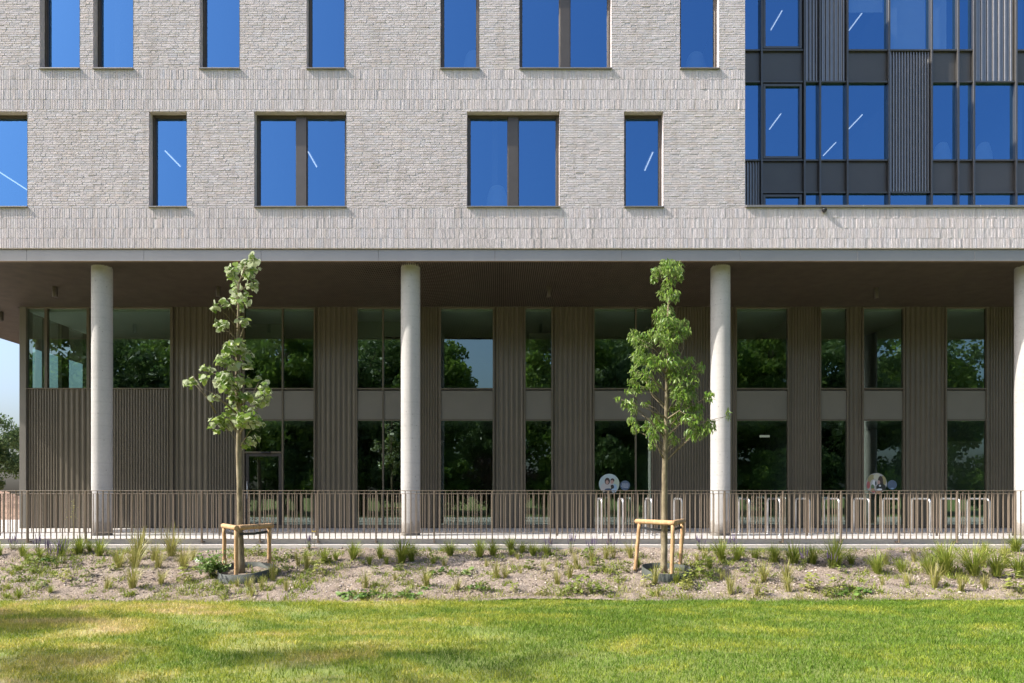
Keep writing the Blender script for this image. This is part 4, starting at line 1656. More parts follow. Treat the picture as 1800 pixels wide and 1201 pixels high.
RC = [(1174, 461, 14, 6), (1158, 477, 12, 10), (1171, 474, 14, 12), (1184, 471, 12, 10), (1195, 474, 6, 12), (1195, 488, 8, 8), (1152, 485, 7, 10), (1173, 486, 16, 10),
      (1174, 502, 12, 10), (1171, 513, 12, 8), (1176, 527, 13, 12), (1176, 540, 14, 10), (1155, 551, 9, 5), (1174, 553, 15, 9), (1149, 562, 7, 6), (1171, 567, 20, 9), (1184, 566, 9, 8),
      (1170, 577, 20, 9), (1206, 569, 9, 10), (1203, 584, 12, 10), (1138, 588, 14, 8), (1159, 588, 20, 12), (1184, 589, 18, 12), (1113, 591, 11, 10), (1114, 602, 8, 8), (1136, 602, 16, 10),
      (1168, 602, 24, 12), (1124, 621, 11, 10), (1144, 627, 14, 10), (1178, 618, 16, 12), (1162, 632, 14, 9), (1204, 635, 9, 7), (1127, 633, 14, 14), (1148, 643, 14, 14), (1177, 642, 18, 14),
      (1207, 638, 12, 8), (1225, 650, 10, 8), (1120, 648, 8, 9), (1130, 663, 16, 10), (1183, 658, 14, 14), (1207, 658, 16, 12), (1153, 675, 14, 10), (1112, 673, 9, 7), (1125, 685, 14, 8),
      (1190, 678, 18, 14), (1213, 675, 12, 12), (1100, 693, 7, 5), (1083, 705, 7, 4), (1103, 712, 14, 8), (1118, 720, 9, 6), (1135, 710, 7, 5), (1190, 700, 16, 14), (1212, 698, 16, 14), (1240, 700, 9, 10),
      (1200, 720, 20, 12), (1225, 723, 12, 12), (1187, 737, 16, 12), (1212, 740, 18, 12), (1160, 737, 14, 10), (1107, 743, 9, 6), (1123, 753, 9, 8), (1142, 750, 12, 10), (1142, 767, 11, 12),
      (1150, 782, 8, 7), (1160, 752, 12, 9), (1220, 763, 18, 13), (1237, 757, 14, 9), (1253, 743, 12, 8), (1272, 732, 5, 8), (1180, 767, 12, 10), (1184, 775, 9, 8)]
young_tree(12.0, [(1167, 1012), (1168, 930), (1168, 850), (1169, 800), (1171, 740), (1172, 690), (1173, 650), (1174, 600), (1175, 540), (1174, 490), (1175, 464)],
           [.058, .052, .046, .044, .034, .030, .024, .018, .013, .010, .004],
           [[(1168, 808, 0), (1158, 796, -.1), (1150, 780, -.16), (1143, 765, -.2)], [(1171, 722, 0), (1160, 706, .08), (1150, 695, .12), (1138, 668, .14)], [(1169, 806, 0), (1177, 788, .1), (1186, 765, .14), (1200, 740, .16)],
            [(1171, 738, 0), (1190, 724, -.14), (1225, 745, -.2), (1268, 735, -.24)], [(1171, 735, 0), (1150, 728, -.14), (1120, 715, -.2), (1088, 706, -.24)], [(1173, 660, 0), (1190, 640, .1), (1205, 610, .14), (1206, 575, .16)]],
           RC, leaf_long, .098, 8, M['leaf_narrow'], 'young tree with narrow bright green leaves, staked right of centre', .75, .30, 23)


def stakes(posts, zt, label, ring_c, ring_r, belt_to, ring_label):
    """posts: list of (px top, px base, Y); first is the front corner"""
    root = link('stake_frame', None, None, (PX(posts[0][1], posts[0][2]), posts[0][2], bed_z(posts[0][2])))
    tag(root, label, 'tree stakes', 'wooden stake frames round the young trees')
    o = root.location
    tops = []
    for a, b, Y in posts:
        top = Vector((PX(a, Y), Y, zt))
        bot = Vector((PX(b, Y), Y, bed_z(Y) - .12))
        n = 8
        pts = [bot.lerp(top, i / n) + Vector((random.uniform(-.003, .003), 0, 0)) for i in range(n + 1)]
        rd = [.033 * random.uniform(.93, 1.07) for _ in pts]
        MB().tube([p - o for p in pts], rd, 12).build('post', M['wood'], root)
        tops.append(top)

    def rail(p, q, ext0, ext1, dz=0.0):
        d = (q - p).normalized()
        a, b = p - d * ext0 + Vector((0, 0, dz)), q + d * ext1 + Vector((0, 0, dz))
        pts = [a.lerp(b, i / 8) for i in range(9)]
        MB().tube([x - o for x in pts], [.043 * random.uniform(.94, 1.05) for _ in pts], 12).build('rail', M['wood'], root)
        return a, b

    f, l, r = tops
    up = Vector((0, 0, .035))
    rail(f + up, l + up, .06, .08)
    rail(f + up + Vector((0, 0, .004)), r + up + Vector((0, 0, .004)), -.055, .08)
    # rubber belt from the posts round the trunk
    tr = Vector(belt_to)
    for t in (l, r):
        a, b = t - Vector((0, 0, .06)), tr
        m = a.lerp(b, .5) - Vector((0, 0, .015))
        mb = MB()
        seg = [a, m, b]
        for i in range(2):
            p, q = seg[i] - o, seg[i + 1] - o
            dn = Vector((0, 0, .022))
            dy = Vector((0, .004, 0))
            mb.add([p + dn, q + dn, q - dn, p - dn, p + dn + dy, q + dn + dy, q - dn + dy, p - dn + dy],
                   [(0, 3, 2, 1), (4, 5, 6, 7), (0, 1, 5, 4), (3, 7, 6, 2), (0, 4, 7, 3), (1, 2, 6, 5)])
        mb.build('belt', M['black'], root)
    # watering collar
    cx, cy = PX(ring_c[0], ring_c[1]), ring_c[1]
    c = link('watering_collar', None, None, (cx, cy, bed_z(cy)))
    tag(c, ring_label, 'watering collar', 'watering collars at the foot of the young trees')
    n = 48
    mb = MB()
    zl = []
    for k in range(n):
        a = 2 * math.pi * k / n
        rr_ = ring_r * (1 + .03 * math.sin(3 * a + 1) + .02 * math.sin(5 * a))
        zz = BED_B * rr_ * math.sin(a)
        wob = .008 * math.sin(2 * a + 2)
        for rad, z in ((rr_, -.06), (rr_, .115 - zz * .35 + wob), (rr_ - .012, .115 - zz * .35 + wob), (rr_ - .012, -.06)):
            mb.v.append((rad * math.cos(a), rad * math.sin(a), z + zz))
    for k in range(n):
        for i in range(3):
            a, b = k * 4 + i, ((k + 1) % n) * 4 + i
            mb.f.append((a, b, b + 1, a + 1))
            mb.mi.append(0)
            mb.sm.append(i != 1)
    mb.build('sheet', M['collar'], c)
    MB().lathe((0, 0, 0), [(0, .02), (ring_r - .02, .015)], 30).build('soil', M['gravel'], c)


stakes([(415, 415.5, 11.58), (394, 394.5, 12.35), (473, 474, 12.35)], .385, 'timber stake frame with its corner post left of the left young tree trunk', (432, 11.95), .46,
       (PX(424, 12.0), 11.94, .30), 'dark rubber watering collar around the foot of the left young tree')
stakes([(1183, 1180.5, 11.60), (1124, 1116, 12.30), (1200, 1195, 12.35)], .465, 'timber stake frame with its corner post right of the right young tree trunk', (1171, 11.95), .40,
       (PX(1167, 12.0), 11.94, .36), 'grey rubber watering collar around the foot of the right young tree')


# ------------------------------------------------------------------ bed plants
def tuft_mesh(seed, n, h, spread, arch, w, mat, name='blades'):
    rr = random.Random(seed)
    mb = MB()
    for _ in range(n):
        a = rr.uniform(0, 6.28)
        r0 = rr.uniform(0, .035)
        L = h * rr.uniform(.55, 1.1)
        sp = spread * rr.uniform(.1, 1.0)
        d = Vector((math.cos(a), math.sin(a), 0))
        s = Vector((-d.y, d.x, 0)) * (w * rr.uniform(.6, 1.2))
        pts = []
        for t in (0, .4, .75, 1):
            pts.append(d * (r0 + sp * L * (t ** 1.6)) + Vector((0, 0, L * (t - arch * sp * t * t))))
        ws = (1, .9, .6, .05)
        for i in range(3):
            mb.quad(pts[i] - s * ws[i], pts[i] + s * ws[i], pts[i + 1] + s * ws[i + 1], pts[i + 1] - s * ws[i + 1])
    return mb.mesh(name, mat)


def weed_mesh(seed, n, h, leaf, mat, upright=.5):
    rr = random.Random(seed)
    mb = MB()
    mb.v.append((0, 0, -.01))
    base0 = 0
    for _ in range(n):
        a = rr.uniform(0, 6.28)
        hh = h * rr.random()
        rad = (.35 + .65 * (1 - hh / h)) * rr.uniform(.2, 1) * leaf * 2.2
        c = Vector((math.cos(a) * rad, math.sin(a) * rad, .01 + hh))
        tilt = rr.uniform(-.4, .9) * (1 - upright) + upright * rr.uniform(-1.1, .2)
        q = Quaternion((0, 0, 1), a + rr.gauss(0, .5)) @ Quaternion((0, 1, 0), tilt) @ Quaternion((1, 0, 0), rr.gauss(0, .4))
        s = leaf * rr.uniform(.6, 1.2)
        vs = [(0, 0, 0), (.35, .32, .06), (.8, .26, .02), (1.05, 0, -.06), (.8, -.26, .02), (.35, -.32, .06), (.5, 0, 0)]
        vs = [c + q @ (Vector(v) * s) for v in vs]
        o = len(mb.v)
        mb.add(vs, [(0, 6, 1), (1, 6, 2), (2, 6, 3), (3, 6, 4), (4, 6, 5), (5, 6, 0)])
        mb.v.append((.004 * math.cos(a), .004 * math.sin(a), 0))
        mb.f.append((base0, len(mb.v) - 1, o))
        mb.mi.append(0)
        mb.sm.append(False)
    return mb.mesh('leaves', mat)


TUFT = [tuft_mesh(i, 90 + 22 * i, .28 + .025 * i, .55 + .09 * i, .45, .0036, M['tuft']) for i in range(6)]
TUFT_S = [tuft_mesh(20 + i, 34 + 12 * i, .22 + .025 * i, .35 + .06 * i, .30, .0032, M['tuft_dry']) for i in range(6)]
WEED = [weed_mesh(40 + i, 46, .13, .045, M['weed'], .4) for i in range(4)]
ROS = [weed_mesh(60 + i, 34, .06, .075, M['herb'], .0) for i in range(3)]


def plant(kind, px, py, s=1.0):
    px, py = px + random.gauss(0, 3), py + random.gauss(0, 2)
    Y = max(10.75, min(13.3, bed_Y(py)))
    loc = Vector((PX(px, Y), Y, bed_z(Y) - .01))
    nm, meshes, part = {'t': ('grass_tuft', TUFT, 'blades'), 's': ('feather_grass', TUFT_S, 'blades'), 'w': ('weed', WEED, 'leaves'), 'r': ('leafy_rosette', ROS, 'leaves')}[kind]
    o = link(nm, random.choice(meshes), None, loc)
    o.rotation_euler.z = random.uniform(0, 6.28)
    o.rotation_euler.x, o.rotation_euler.y = random.gauss(0, .09), random.gauss(0, .09)
    k = s * random.uniform(.72, 1.2) * {'t': 1.22, 's': 1.2, 'w': 1.25, 'r': 1.1}[kind]
    o.scale = (k * random.uniform(.9, 1.1), k * random.uniform(.9, 1.1), k)
    where = 'left of the left young tree' if px < 425 else 'between the young trees' if px < 1168 else 'right of the right young tree'
    half = 'near kerb' if py < 1000 else 'near lawn'
    desc = {'t': 'full green grass tuft', 's': 'slim straw-green grass clump', 'w': 'small yellowish-green weed', 'r': 'low leafy green rosette'}[kind]
    cat = {'t': 'grass tuft', 's': 'grass tuft', 'w': 'weed', 'r': 'plant'}[kind]
    PLANTS.setdefault((desc, where, half, cat, nm), []).append((px, py, o))


PLANTS = {}


for px, py, s in ((1267, 985, .95), (1296, 987, .9), (1329, 987, .75), (1363, 990, .95), (1394, 993, 1.15), (1432, 992, 1.05), (1467, 1000, 1.25), (1497, 997, 1.05), (1538, 1008, 1.35), (1583, 1008, 1.1),
                  (1628, 1008, 1.2), (1667, 1008, 1.2), (1712, 1012, 1.35), (1750, 1010, 1.1), (1793, 1013, 1.2), (1250, 997, .6), (627, 985, .85), (647, 990, .6), (668, 983, .85), (685, 990, .7), (708, 990, 1.0),
                  (721, 991, .95), (763, 993, .55), (795, 977, .75), (837, 978, .95), (867, 977, .8), (895, 970, .7), (902, 976, .5), (917, 973, .5), (932, 978, .65), (963, 975, .55), (7, 977, .9), (37, 977, .7),
                  (75, 980, .9), (107, 980, 1.0), (137, 975, .95), (173, 975, 1.0), (207, 995, .9), (533, 983, .8), (570, 987, .95), (593, 983, .7), (33, 1050, .6), (88, 1043, .55), (1188, 1022, .7), (1125, 1000, .6),
                  (1780, 965, .8), (1740, 968, .7), (148, 968, .7), (50, 985, .6)):
    plant('t', px, py, s)
for px, py, s in ((210, 1000, 1.2), (238, 985, 1.4), (240, 1000, 1.2), (270, 990, 1.4), (275, 1000, 1.0), (302, 978, 1.3), (320, 1000, 1.2), (337, 986, 1.3), (283, 1030, 1.1), (233, 1033, 1.1), (187, 1037, 1.1), (462, 1040, 1.1),
                  (443, 1045, .7), (507, 1040, 1.0), (415, 1030, .8), (436, 1030, .9), (480, 1020, 1.0), (642, 1033, 1.2), (745, 1030, 1.0), (803, 1040, .9), (873, 1017, 1.1), (890, 1020, .9), (983, 1027, 1.1), (1000, 1015, 1.0),
                  (1010, 1000, 1.2), (1040, 990, 1.0), (920, 1010, .9), (955, 1010, .9), (970, 1000, .8), (850, 1000, .8), (1145, 1026, 1.2), (1160, 1047, .8), (1343, 1023, .9), (1292, 1043, 1.2), (1333, 1047, .8), (1380, 1040, 1.3),
                  (1383, 1022, 1.1), (1595, 1030, 1.2), (1643, 1033, 1.2), (1687, 1038, 1.1), (1733, 1032, 1.0), (1268, 1018, .9), (1225, 990, .8), (1240, 985, .8), (1690, 985, 1.0), (1605, 985, 1.1), (1560, 990, .9), (1650, 980, 1.0),
                  (1770, 990, 1.2), (1730, 995, 1.0), (1550, 1030, .6), (540, 1000, .8), (520, 990, .9), (905, 985, .8), (780, 1000, .7), (690, 1020, .6), (1108, 985, 1.0), (1080, 975, 1.1), (1060, 985, 1.0)):
    plant('s', px, py, s)
rw = random.Random(5)
for px, py, s in ((110, 1020, 1.3), (150, 1017, 1.3), (333, 1023, 1.4), (30, 1020, 1), (60, 1010, 1), (75, 1030, 1), (130, 1035, .9), (175, 1000, 1.1), (135, 992, 1.1), (60, 995, 1.3), (20, 1005, 1.1), (560, 1010, 1.2), (540, 1020, 1.1), (580, 990, 1),
                  (1422, 1037, 1.6), (1468, 1040, 1.7), (1452, 1050, 1), (985, 985, 1.2), (1030, 985, 1.3), (1050, 1000, 1.3), (1070, 1005, 1.2), (1100, 1005, 1.2), (1020, 1040, 1.4), (1060, 1043, 1.4), (1085, 1020, 1.1), (940, 1000, 1.1),
                  (760, 985, 1), (740, 980, 1), (720, 975, 1.1), (1230, 1010, 1.6), (1215, 1025, 1.4), (1250, 1022, 1.3), (1205, 1035, 1.2), (1310, 1010, 1.1), (1325, 1025, 1.2), (1350, 1045, 1.1), (1480, 1010, 1), (1770, 1000, 1.4), (1783, 1040, 1.8),
                  (900, 1040, 1), (850, 1040, .9), (955, 1045, .9), (700, 1005, 1), (1000, 1045, .9), (1130, 1030, 1), (660, 1010, .9), (395, 1045, .9), (200, 1010, 1), (480, 985, 1.2), (500, 1000, 1.1), (505, 980, 1.1), (450, 975, .9)):
    plant('w', px, py, s)
for px, py, s in ((648, 1047, 1.2), (680, 1050, 1.0), (708, 1042, 1.0), (725, 1047, 1.2), (752, 1038, .9), (607, 1047, 1.1), (812, 1010, 1.2), (767, 1007, .9), (800, 1005, .8), (835, 1035, .9), (775, 980, .9), (1500, 1044, 1.2), (1520, 1042, 1.1), (1475, 1048, 1.1), (640, 1052, .9), (95, 990, 1.0), (85, 988, .9)):
    plant('r', px, py, s)

NTH = ['first', 'second', 'third', 'fourth', 'fifth', 'sixth', 'seventh', 'eighth', 'ninth', 'tenth', 'eleventh', 'twelfth', 'thirteenth', 'fourteenth', 'fifteenth', 'sixteenth', 'seventeenth', 'eighteenth', 'nineteenth', 'twentieth',
       'twenty-first', 'twenty-second', 'twenty-third', 'twenty-fourth', 'twenty-fifth', 'twenty-sixth', 'twenty-seventh', 'twenty-eighth', 'twenty-ninth', 'thirtieth']
for (desc, where, half, cat, nm), lst in PLANTS.items():
    for i, (px, py, o) in enumerate(sorted(lst, key=lambda t: t[:2])):
        tag(o, '%s %s, %s, %s from left' % (desc, where, half, NTH[i]), cat, '%s %s, %s' % (nm.replace('_', ' '), where, half))


def small_seedlings():
    n = 42000
    xs = RNG.uniform(-11, 11, n)
    e = 10.78 + 0.10 * np.sin(xs * 0.7 + 1.0) + 0.06 * np.sin(xs * 2.3) + 0.0175 * xs
    t = RNG.random(n) ** 1.5
    ys = e - 0.05 + (13.35 - e) * t
    d = np.sin(xs * 1.9 + 1) * np.sin(ys * 2.7) + np.sin(xs * 5.3 + ys * 2) * .5
    keep = (d > .25) | (RNG.random(n) < .16) | (ys < e + .25 * RNG.random(n))
    xs, ys = xs[keep], ys[keep]
    zs = np.maximum(-2.863 + BED_B * ys, ZLAWN - .02) - .004
    o = link('seedlings', blades(len(xs), xs, ys, zs, .015, .075, .0055, 1.3, M['tuft_dry'], 'seedlings'))
    stuff(o, 'thin scattered grass seedlings on the gravel bed')
    o['category'] = 'grass'


small_seedlings()


def ground_cover():
    """uncounted small weeds in loose drifts"""
    rg = np.random.default_rng(77)
    xs, ys, hs = [], [], []
    for _ in range(2300):
        px, py = rg.uniform(-60, 1860), 962 + 92 * rg.random() ** 1.1
        dens = .45 + .55 * math.sin(px * .011 + 1) * math.sin(px * .027 + py * .05)
        if rg.random() > dens:
            continue
        Y = min(13.33, max(10.8, bed_Y(py)))
        X = PX(px, Y)
        k = int(rg.integers(6, 26))
        r = rg.uniform(.02, .08)
        xs += list(X + rg.normal(0, r, k))
        ys += list(np.minimum(13.36, Y + rg.normal(0, r, k)))
        hs += list(np.full(k, rg.uniform(.04, .16)))
    xs, ys, hs = np.array(xs), np.array(ys), np.array(hs)
    zs = np.maximum(-2.863 + BED_B * ys, ZLAWN - .02) - .004
    o = link('ground_cover', blades(len(xs), xs, ys, zs, hs * .4, hs * .85, .013, 1.3, M['tuft'], 'ground_cover'))
    stuff(o, 'loose drifts of tiny weeds between the planted tufts')
    o['category'] = 'weeds'


ground_cover()


def herb_and_flowers():
    # big leafy herb beside the left stake frame
    Y = bed_Y(1016)
    h = link('leafy_herb', None, None, (PX(373, Y), Y, bed_z(Y) - .01))
    tag(h, 'bushy green herb with a white flower beside the left stake frame', 'plant')
    rr = random.Random(9)
    mb = MB()
    st = MB()
    for _ in range(26):
        a, t = rr.uniform(0, 6.28), rr.uniform(.05, .28)
        H = rr.uniform(.2, .47)
        tip = Vector((math.cos(a) * t, math.sin(a) * t, H))
        st.tube([(0, 0, 0), tip * .5 + Vector((0, 0, .03)), tip], [.006, .004, .002], 5)
        for _k in range(16):
            c = tip * rr.uniform(.45, 1.05) + Vector((rr.gauss(0, .035), rr.gauss(0, .035), rr.gauss(0, .02)))
            q = Quaternion((0, 0, 1), rr.uniform(0, 6.28)) @ Quaternion((0, 1, 0), rr.gauss(.1, .6)) @ Quaternion((1, 0, 0), rr.gauss(0, .5))
            s = rr.uniform(.04, .075)
            vs = [(0, 0, 0), (.3, .35, .05), (.55, .18, .02), (.8, .3, .0), (1.05, 0, -.05), (.8, -.3, .0), (.55, -.18, .02), (.3, -.35, .05)]
            mb.add([c + q @ (Vector(v) * s) for v in vs], [(0, 2, 1), (0, 4, 2), (2, 4, 3), (0, 6, 4), (4, 6, 5), (0, 7, 6)])
    st.build('stems', M['herb'], h)
    mb.build('leaves', M['herb'], h)
    fl = MB()
    for k in range(6):
        a = k * math.pi / 3
        q = Quaternion((0, 0, 1), 0) @ Quaternion((1, 0, 0), 1.2) @ Quaternion((0, 0, 1), a)
        fl.add([Vector((-.225, -.05, .30)) + q @ Vector(v) for v in ((0, 0, 0), (.02, .014, .004), (.042, 0, .0), (.02, -.014, .004))], [(0, 1, 2, 3)])
    fl.build('flower', M['petal'], h)
    # purple flower spikes
    def spike_plant(px, py, n, hgt, seed, lab):
        r2_ = random.Random(seed)
        Yp = max(10.9, min(13.38, bed_Y(py)))
        e = link('purple_salvia', None, None, (PX(px, Yp), Yp, bed_z(Yp) - .01))
        tag(e, lab, 'plant', 'purple spiked flowers along the bed')
        lf, sp, stm = MB(), MB(), MB()
        for _ in range(n):
            a, rad = r2_.uniform(0, 6.28), r2_.uniform(.01, .13)
            H = hgt * r2_.uniform(.65, 1.1)
            b = Vector((math.cos(a) * rad * .3, math.sin(a) * rad * .3, 0))
            tp_ = Vector((math.cos(a) * rad, math.sin(a) * rad, H))
            stm.tube([b, b.lerp(tp_, .5), tp_], [.003, .0025, .002], 4)
            pts = [b.lerp(tp_, .62), b.lerp(tp_, .75), b.lerp(tp_, .9), tp_ + Vector((0, 0, .01))]
            sp.tube(pts, [.003, .006, .005, .0015], 6)
            for _k in range(3):
                c = b.lerp(tp_, r2_.uniform(.05, .4))
                q = Quaternion((0, 0, 1), r2_.uniform(0, 6.28)) @ Quaternion((0, 1, 0), r2_.uniform(-.7, .2))
                s = r2_.uniform(.05, .09)
                lf.add([c + q @ (Vector(v) * s) for v in ((0, 0, 0), (.4, .14, .03), (1, 0, -.03), (.4, -.14, .03))], [(0, 1, 2, 3)])
        stm.build('stems', M['weed'], e)
        lf.build('leaves', M['weed'], e)
        sp.build('flower_spikes', M['purple'], e)
    spec = [(22, 968, .30, 'at the left picture edge'), (66, 972, .34, 'left of the first column foot'), (83, 985, .40, 'before the posts left of the first column'), (97, 1000, .48, 'left of the first column, nearest the lawn'),
            (112, 990, .45, 'just left of the first column foot'), (543, 968, .30, 'between the left young tree and the second column'), (965, 975, .32, 'leftmost of the clump left of the right young tree'), (1002, 972, .34, 'second of the clump left of the right young tree'),
            (1040, 978, .36, 'tallest of the clump left of the right young tree'), (1075, 972, .34, 'nearest the right stake frame on its left'), (1230, 968, .33, 'before the third column foot'), (1290, 972, .36, 'just right of the third column foot'),
            (1414, 1000, .42, 'between third column and right picture edge, left one'), (1462, 1004, .40, 'between third column and right picture edge, right one')]
    for i, (px, py, hh, w) in enumerate(spec):
        spike_plant(px, py, 9, hh, 100 + i, 'purple spiked flower plant %s' % w)
    # thin pale seed head and yellow flower by the railing
    for px, py, hh, col, lab in ((128, 968, .95, 'petal', 'tall pale dry seed stalk in front of the first bay railing'), (552, 968, .36, 'yellow', 'single yellow flower on a thin stem by the railing')):
        Yp = 13.38
        e = link('tall_weed', None, None, (PX(px, Yp), Yp, bed_z(Yp)))
        tag(e, lab, 'weed')
        MB().tube([(0, 0, 0), (.01, 0, hh * .5), (0, 0, hh)], [.004, .003, .0015], 5).build('stem', M['tuft_dry'], e)
        m_ = MB()
        rr3 = random.Random(int(px))
        for _ in range(46 if col == 'petal' else 14):
            t = rr3.uniform(.6, 1) if col == 'petal' else rr3.uniform(.97, 1)
            w = .07 * (1.1 - t) * 2.2 if col == 'petal' else .015
            c = Vector((rr3.gauss(0, w), rr3.gauss(0, w), hh * t))
            m_.add([c + Vector((rr3.gauss(0, .009), rr3.gauss(0, .006), rr3.gauss(0, .009))) for _k in range(4)], [(0, 1, 2), (0, 2, 3)])
        if col == 'yellow' and 'yellow' not in M:
            M['yellow'] = simple('petal_yellow', (.7, .5, .04), .6, var=.05)
        m_.build('flower_head', M['tuft_dry'] if col == 'petal' else M['yellow'], e)


herb_and_flowers()


# ------------------------------------------------------------------ trees around: behind the camera (seen mirrored in the glass) and beyond the building
def crown_mesh(seed, H, rad, zc, rz, n, size, mat, lobes=14):
    """crown of small leaf faces gathered in clumps with gaps between"""
    rg = np.random.default_rng(seed)
    lc = rg.normal(0, 1, (lobes * 3, 3))
    lc /= np.linalg.norm(lc, axis=1)[:, None]
    lc *= (rg.random(lobes * 3) ** .45)[:, None]
    lc *= np.array([rad * .8, rad * .8, rz * .85])
    lr = rg.uniform(.20, .40, lobes * 3) * rad
    k = rg.integers(0, lobes * 3, n)
    d = rg.normal(0, 1, (n, 3))
    d /= np.linalg.norm(d, axis=1)[:, None]
    d *= (rg.random(n) ** .5)[:, None]
    p = lc[k] + d * lr[k][:, None] * np.array([1, 1, .75])
    p[:, 2] += zc
    a = rg.normal(0, 1, (n, 3))
    a /= np.linalg.norm(a, axis=1)[:, None]
    b = np.cross(a, rg.normal(0, 1, (n, 3)))
    b /= np.linalg.norm(b, axis=1)[:, None]
    s = size * rg.uniform(.6, 1.3, n)[:, None]
    v = np.stack([p - a * s, p + b * s * .55 - a * s * .1, p + a * s, p - b * s * .55 + a * s * .1], 1)
    f = np.arange(n * 4).reshape(n, 4)
    return np_mesh('crown', v.reshape(-1, 3), f, mat), lc + np.array([0, 0, zc])


def make_tree(seed, H, rad, zc, rz, n, size, mat, trunk_r):
    me, lob = crown_mesh(seed, H, rad, zc, rz, n, size, mat)
    rr = random.Random(seed)
    tk = MB()
    top = Vector((rr.gauss(0, .15), rr.gauss(0, .15), zc + rz * .5))
    pts = [Vector((0, 0, -.2)), Vector((0, 0, .3)), Vector((rr.gauss(0, .08), rr.gauss(0, .08), zc * .45)), Vector((rr.gauss(0, .15), rr.gauss(0, .15), zc)), top]
    tk.tube(pts, [trunk_r * 1.35, trunk_r, trunk_r * .8, trunk_r * .5, trunk_r * .1], 10)
    for i in range(0, len(lob), 3):
        q = Vector(lob[i])
        z0 = max(zc * .35, min(q.z - rad * .3, zc + rz * .3))
        tk.tube([Vector((0, 0, z0)), q.lerp(Vector((0, 0, z0)), .45) + Vector((0, 0, .1)), q], [trunk_r * .38, trunk_r * .22, trunk_r * .05], 6)
    return me, tk.mesh('trunk', M['bark_dark'])


def place_tree(meshes, x, y, z, s, rot, label, group, name='tree', sz=None):
    e = link(name, None, None, (x, y, z))
    e.rotation_euler.z = rot
    e.scale = (s, s, sz or s)
    tag(e, label, 'tree', group)
    link('trunk', meshes[1], e)
    link('crown', meshes[0], e)


T1 = make_tree(1, 14, 4.6, 7.6, 6.4, 14000, .20, M['leaf_wood'], .26)
T2 = make_tree(2, 14, 4.2, 8.2, 7.0, 14000, .20, M['leaf_wood'], .24)
T3 = make_tree(3, 12, 4.8, 7.0, 6.0, 14000, .19, M['leaf_far'], .25)
TR = make_tree(4, 5, 2.4, 2.8, 2.2, 3500, .12, M['leaf_red'], .10)
TF = make_tree(5, 14, 4.2, 7.0, 5.6, 16000, .15, M['leaf_far'], .25)
TT = make_tree(6, 22, 2.6, 13.5, 7.5, 2300, .22, M['leaf_wood'], .30)
TS = make_tree(7, 7, 1.5, 4.7, 1.9, 1500, .13, M['leaf_wood'], .12)
row = [(-45, -20, 1.2), (-38, -23, 1.35), (-31.5, -19, 1.2), (-25, -22, 1.3), (-18.5, -19.5, 1.2), (-11.8, -21, 1.3), (-6.3, -20, 1.15), (4.9, -20, 1.25), (10.8, -22, 1.3), (17, -19.5, 1.2), (23.6, -22, 1.3), (30.5, -20, 1.25), (38, -23, 1.35)]
ORD = ['leftmost', 'second from the left', 'third from the left', 'fourth from the left', 'fifth from the left', 'sixth from the left', 'seventh from the left', 'eighth from the left', 'ninth from the left', 'tenth from the left',
       'eleventh from the left', 'twelfth from the left', 'rightmost']
for i, (x, y, s) in enumerate(row):
    place_tree((T1, T2, T3)[i % 3], x, y, ZLAWN, s, i * 1.3, 'tall leafy tree mirrored in the glass, %s in the front row' % ORD[i], 'trees mirrored in the ground floor glass')
back = [(-42, -31, 1.45), (-34, -30, 1.4), (-27, -31, 1.45), (-20, -30, 1.4), (-14, -31, 1.45), (-7.5, -30, 1.25), (-1.2, -36, 1.0), (9, -31, 1.4), (15, -30, 1.45), (21.5, -31, 1.4), (28, -30, 1.45), (35, -31, 1.4), (43, -30, 1.4)]
for i, (x, y, s) in enumerate(back):
    place_tree((T3, T1, T2)[i % 3], x, y, ZLAWN, s, i * 2.1, 'taller tree mirrored in the glass behind the others, %s' % ORD[i], 'back row of trees mirrored in the glass')
place_tree(TR, -1.0, -17.0, ZLAWN, 1.0, .4, 'copper leaved bush mirrored in the glass right of the second column', None, 'bush')
place_tree(TR, 1.8, -18.5, ZLAWN, 1.15, 2.4, 'second copper leaved bush, mirrored right of the first', None, 'bush')
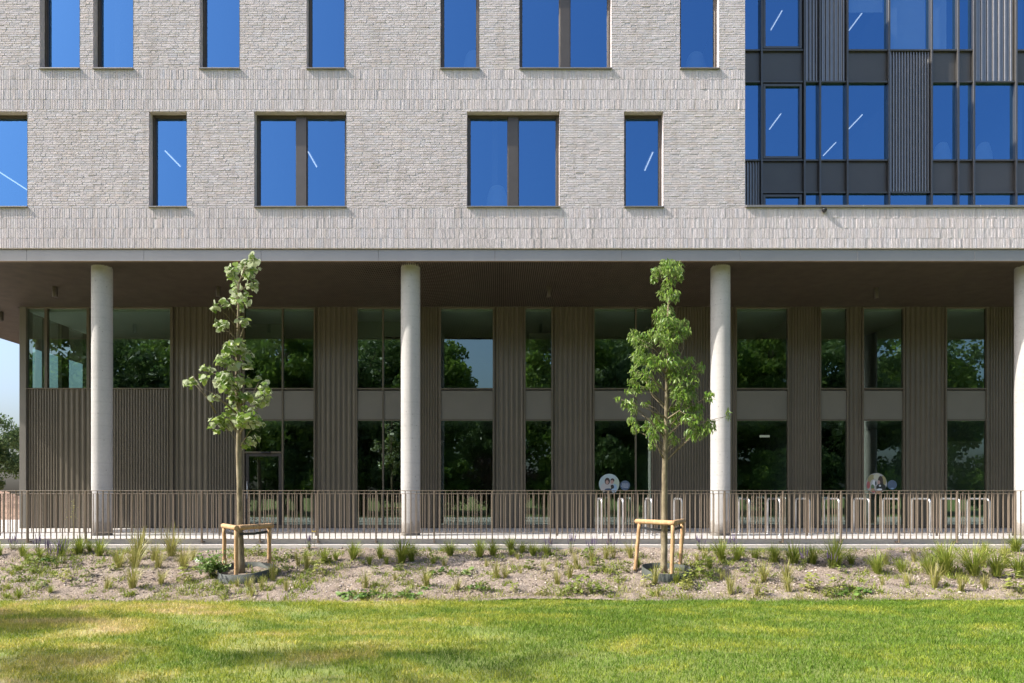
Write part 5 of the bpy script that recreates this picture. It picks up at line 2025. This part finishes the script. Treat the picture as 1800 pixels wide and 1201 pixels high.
# low shrubs and saplings in front of the mirrored trees
SH = make_tree(8, 5, 2.6, 2.3, 2.3, 5200, .15, M['leaf_wood'], .08)
SH2 = make_tree(9, 5, 2.4, 2.9, 2.8, 5200, .15, M['leaf_far'], .08)
NSH = 23
for i in range(NSH):
    x = -48 + i * 4.35
    if abs(x - .5) < 2.3:
        continue
    place_tree((SH, SH2)[i % 2], x, -15.5 - (i * 7 % 5) * .5, ZLAWN, .95 + .12 * (i * 5 % 3), i * 1.7, 'shrub under the mirrored trees, %s from the left' % NTH[i], 'shrubs mirrored in the lower glass', 'shrub')
# beside the lawn, outside the left edge of the picture: they shade patches of the grass
place_tree(TT, -26.0, 0.9, ZLAWN, 1.0, .3, 'tall slim tree left of the lawn whose shadow falls on the grass', None, sz=1.25)
place_tree(TS, -11.2, 8.1, ZLAWN, .95, .9, 'small round tree left of the lawn, shading its left edge', None)
# beyond the left end of the building
place_tree(TF, -27.4, 38.5, 0.0, .52, .2, 'large leafy tree standing beyond the left end of the building', 'trees beyond the left end of the building')
place_tree(TF, -33.5, 44.0, 0.0, .60, 2.2, 'tree farther left and behind the large leafy tree', 'trees beyond the left end of the building')
place_tree(TF, -29.0, 52.0, 0.0, .55, 4.1, 'low tree behind the large leafy tree at the building corner', 'trees beyond the left end of the building')


def earth_mound():
    n, m_ = 40, 24
    rg = np.random.default_rng(3)
    v = []
    for j in range(m_ + 1):
        for i in range(n + 1):
            u, w = i / n * 2 - 1, j / m_ * 2 - 1
            h = max(0, 1 - u * u) ** 1.2 * max(0, 1 - w * w) ** 1.2
            v.append((u * 4.5, w * 2.2, 1.25 * h + h * rg.normal(0, .05) - .02))
    f = [(j * (n + 1) + i, j * (n + 1) + i + 1, (j + 1) * (n + 1) + i + 1, (j + 1) * (n + 1) + i) for j in range(m_) for i in range(n)]
    mb = MB().add(v, f, 0, True)
    o = mb.build('earth_mound', M['earth'])
    o.location = (-22.2, 29.5, 0.0)
    o['kind'] = 'structure'


earth_mound()
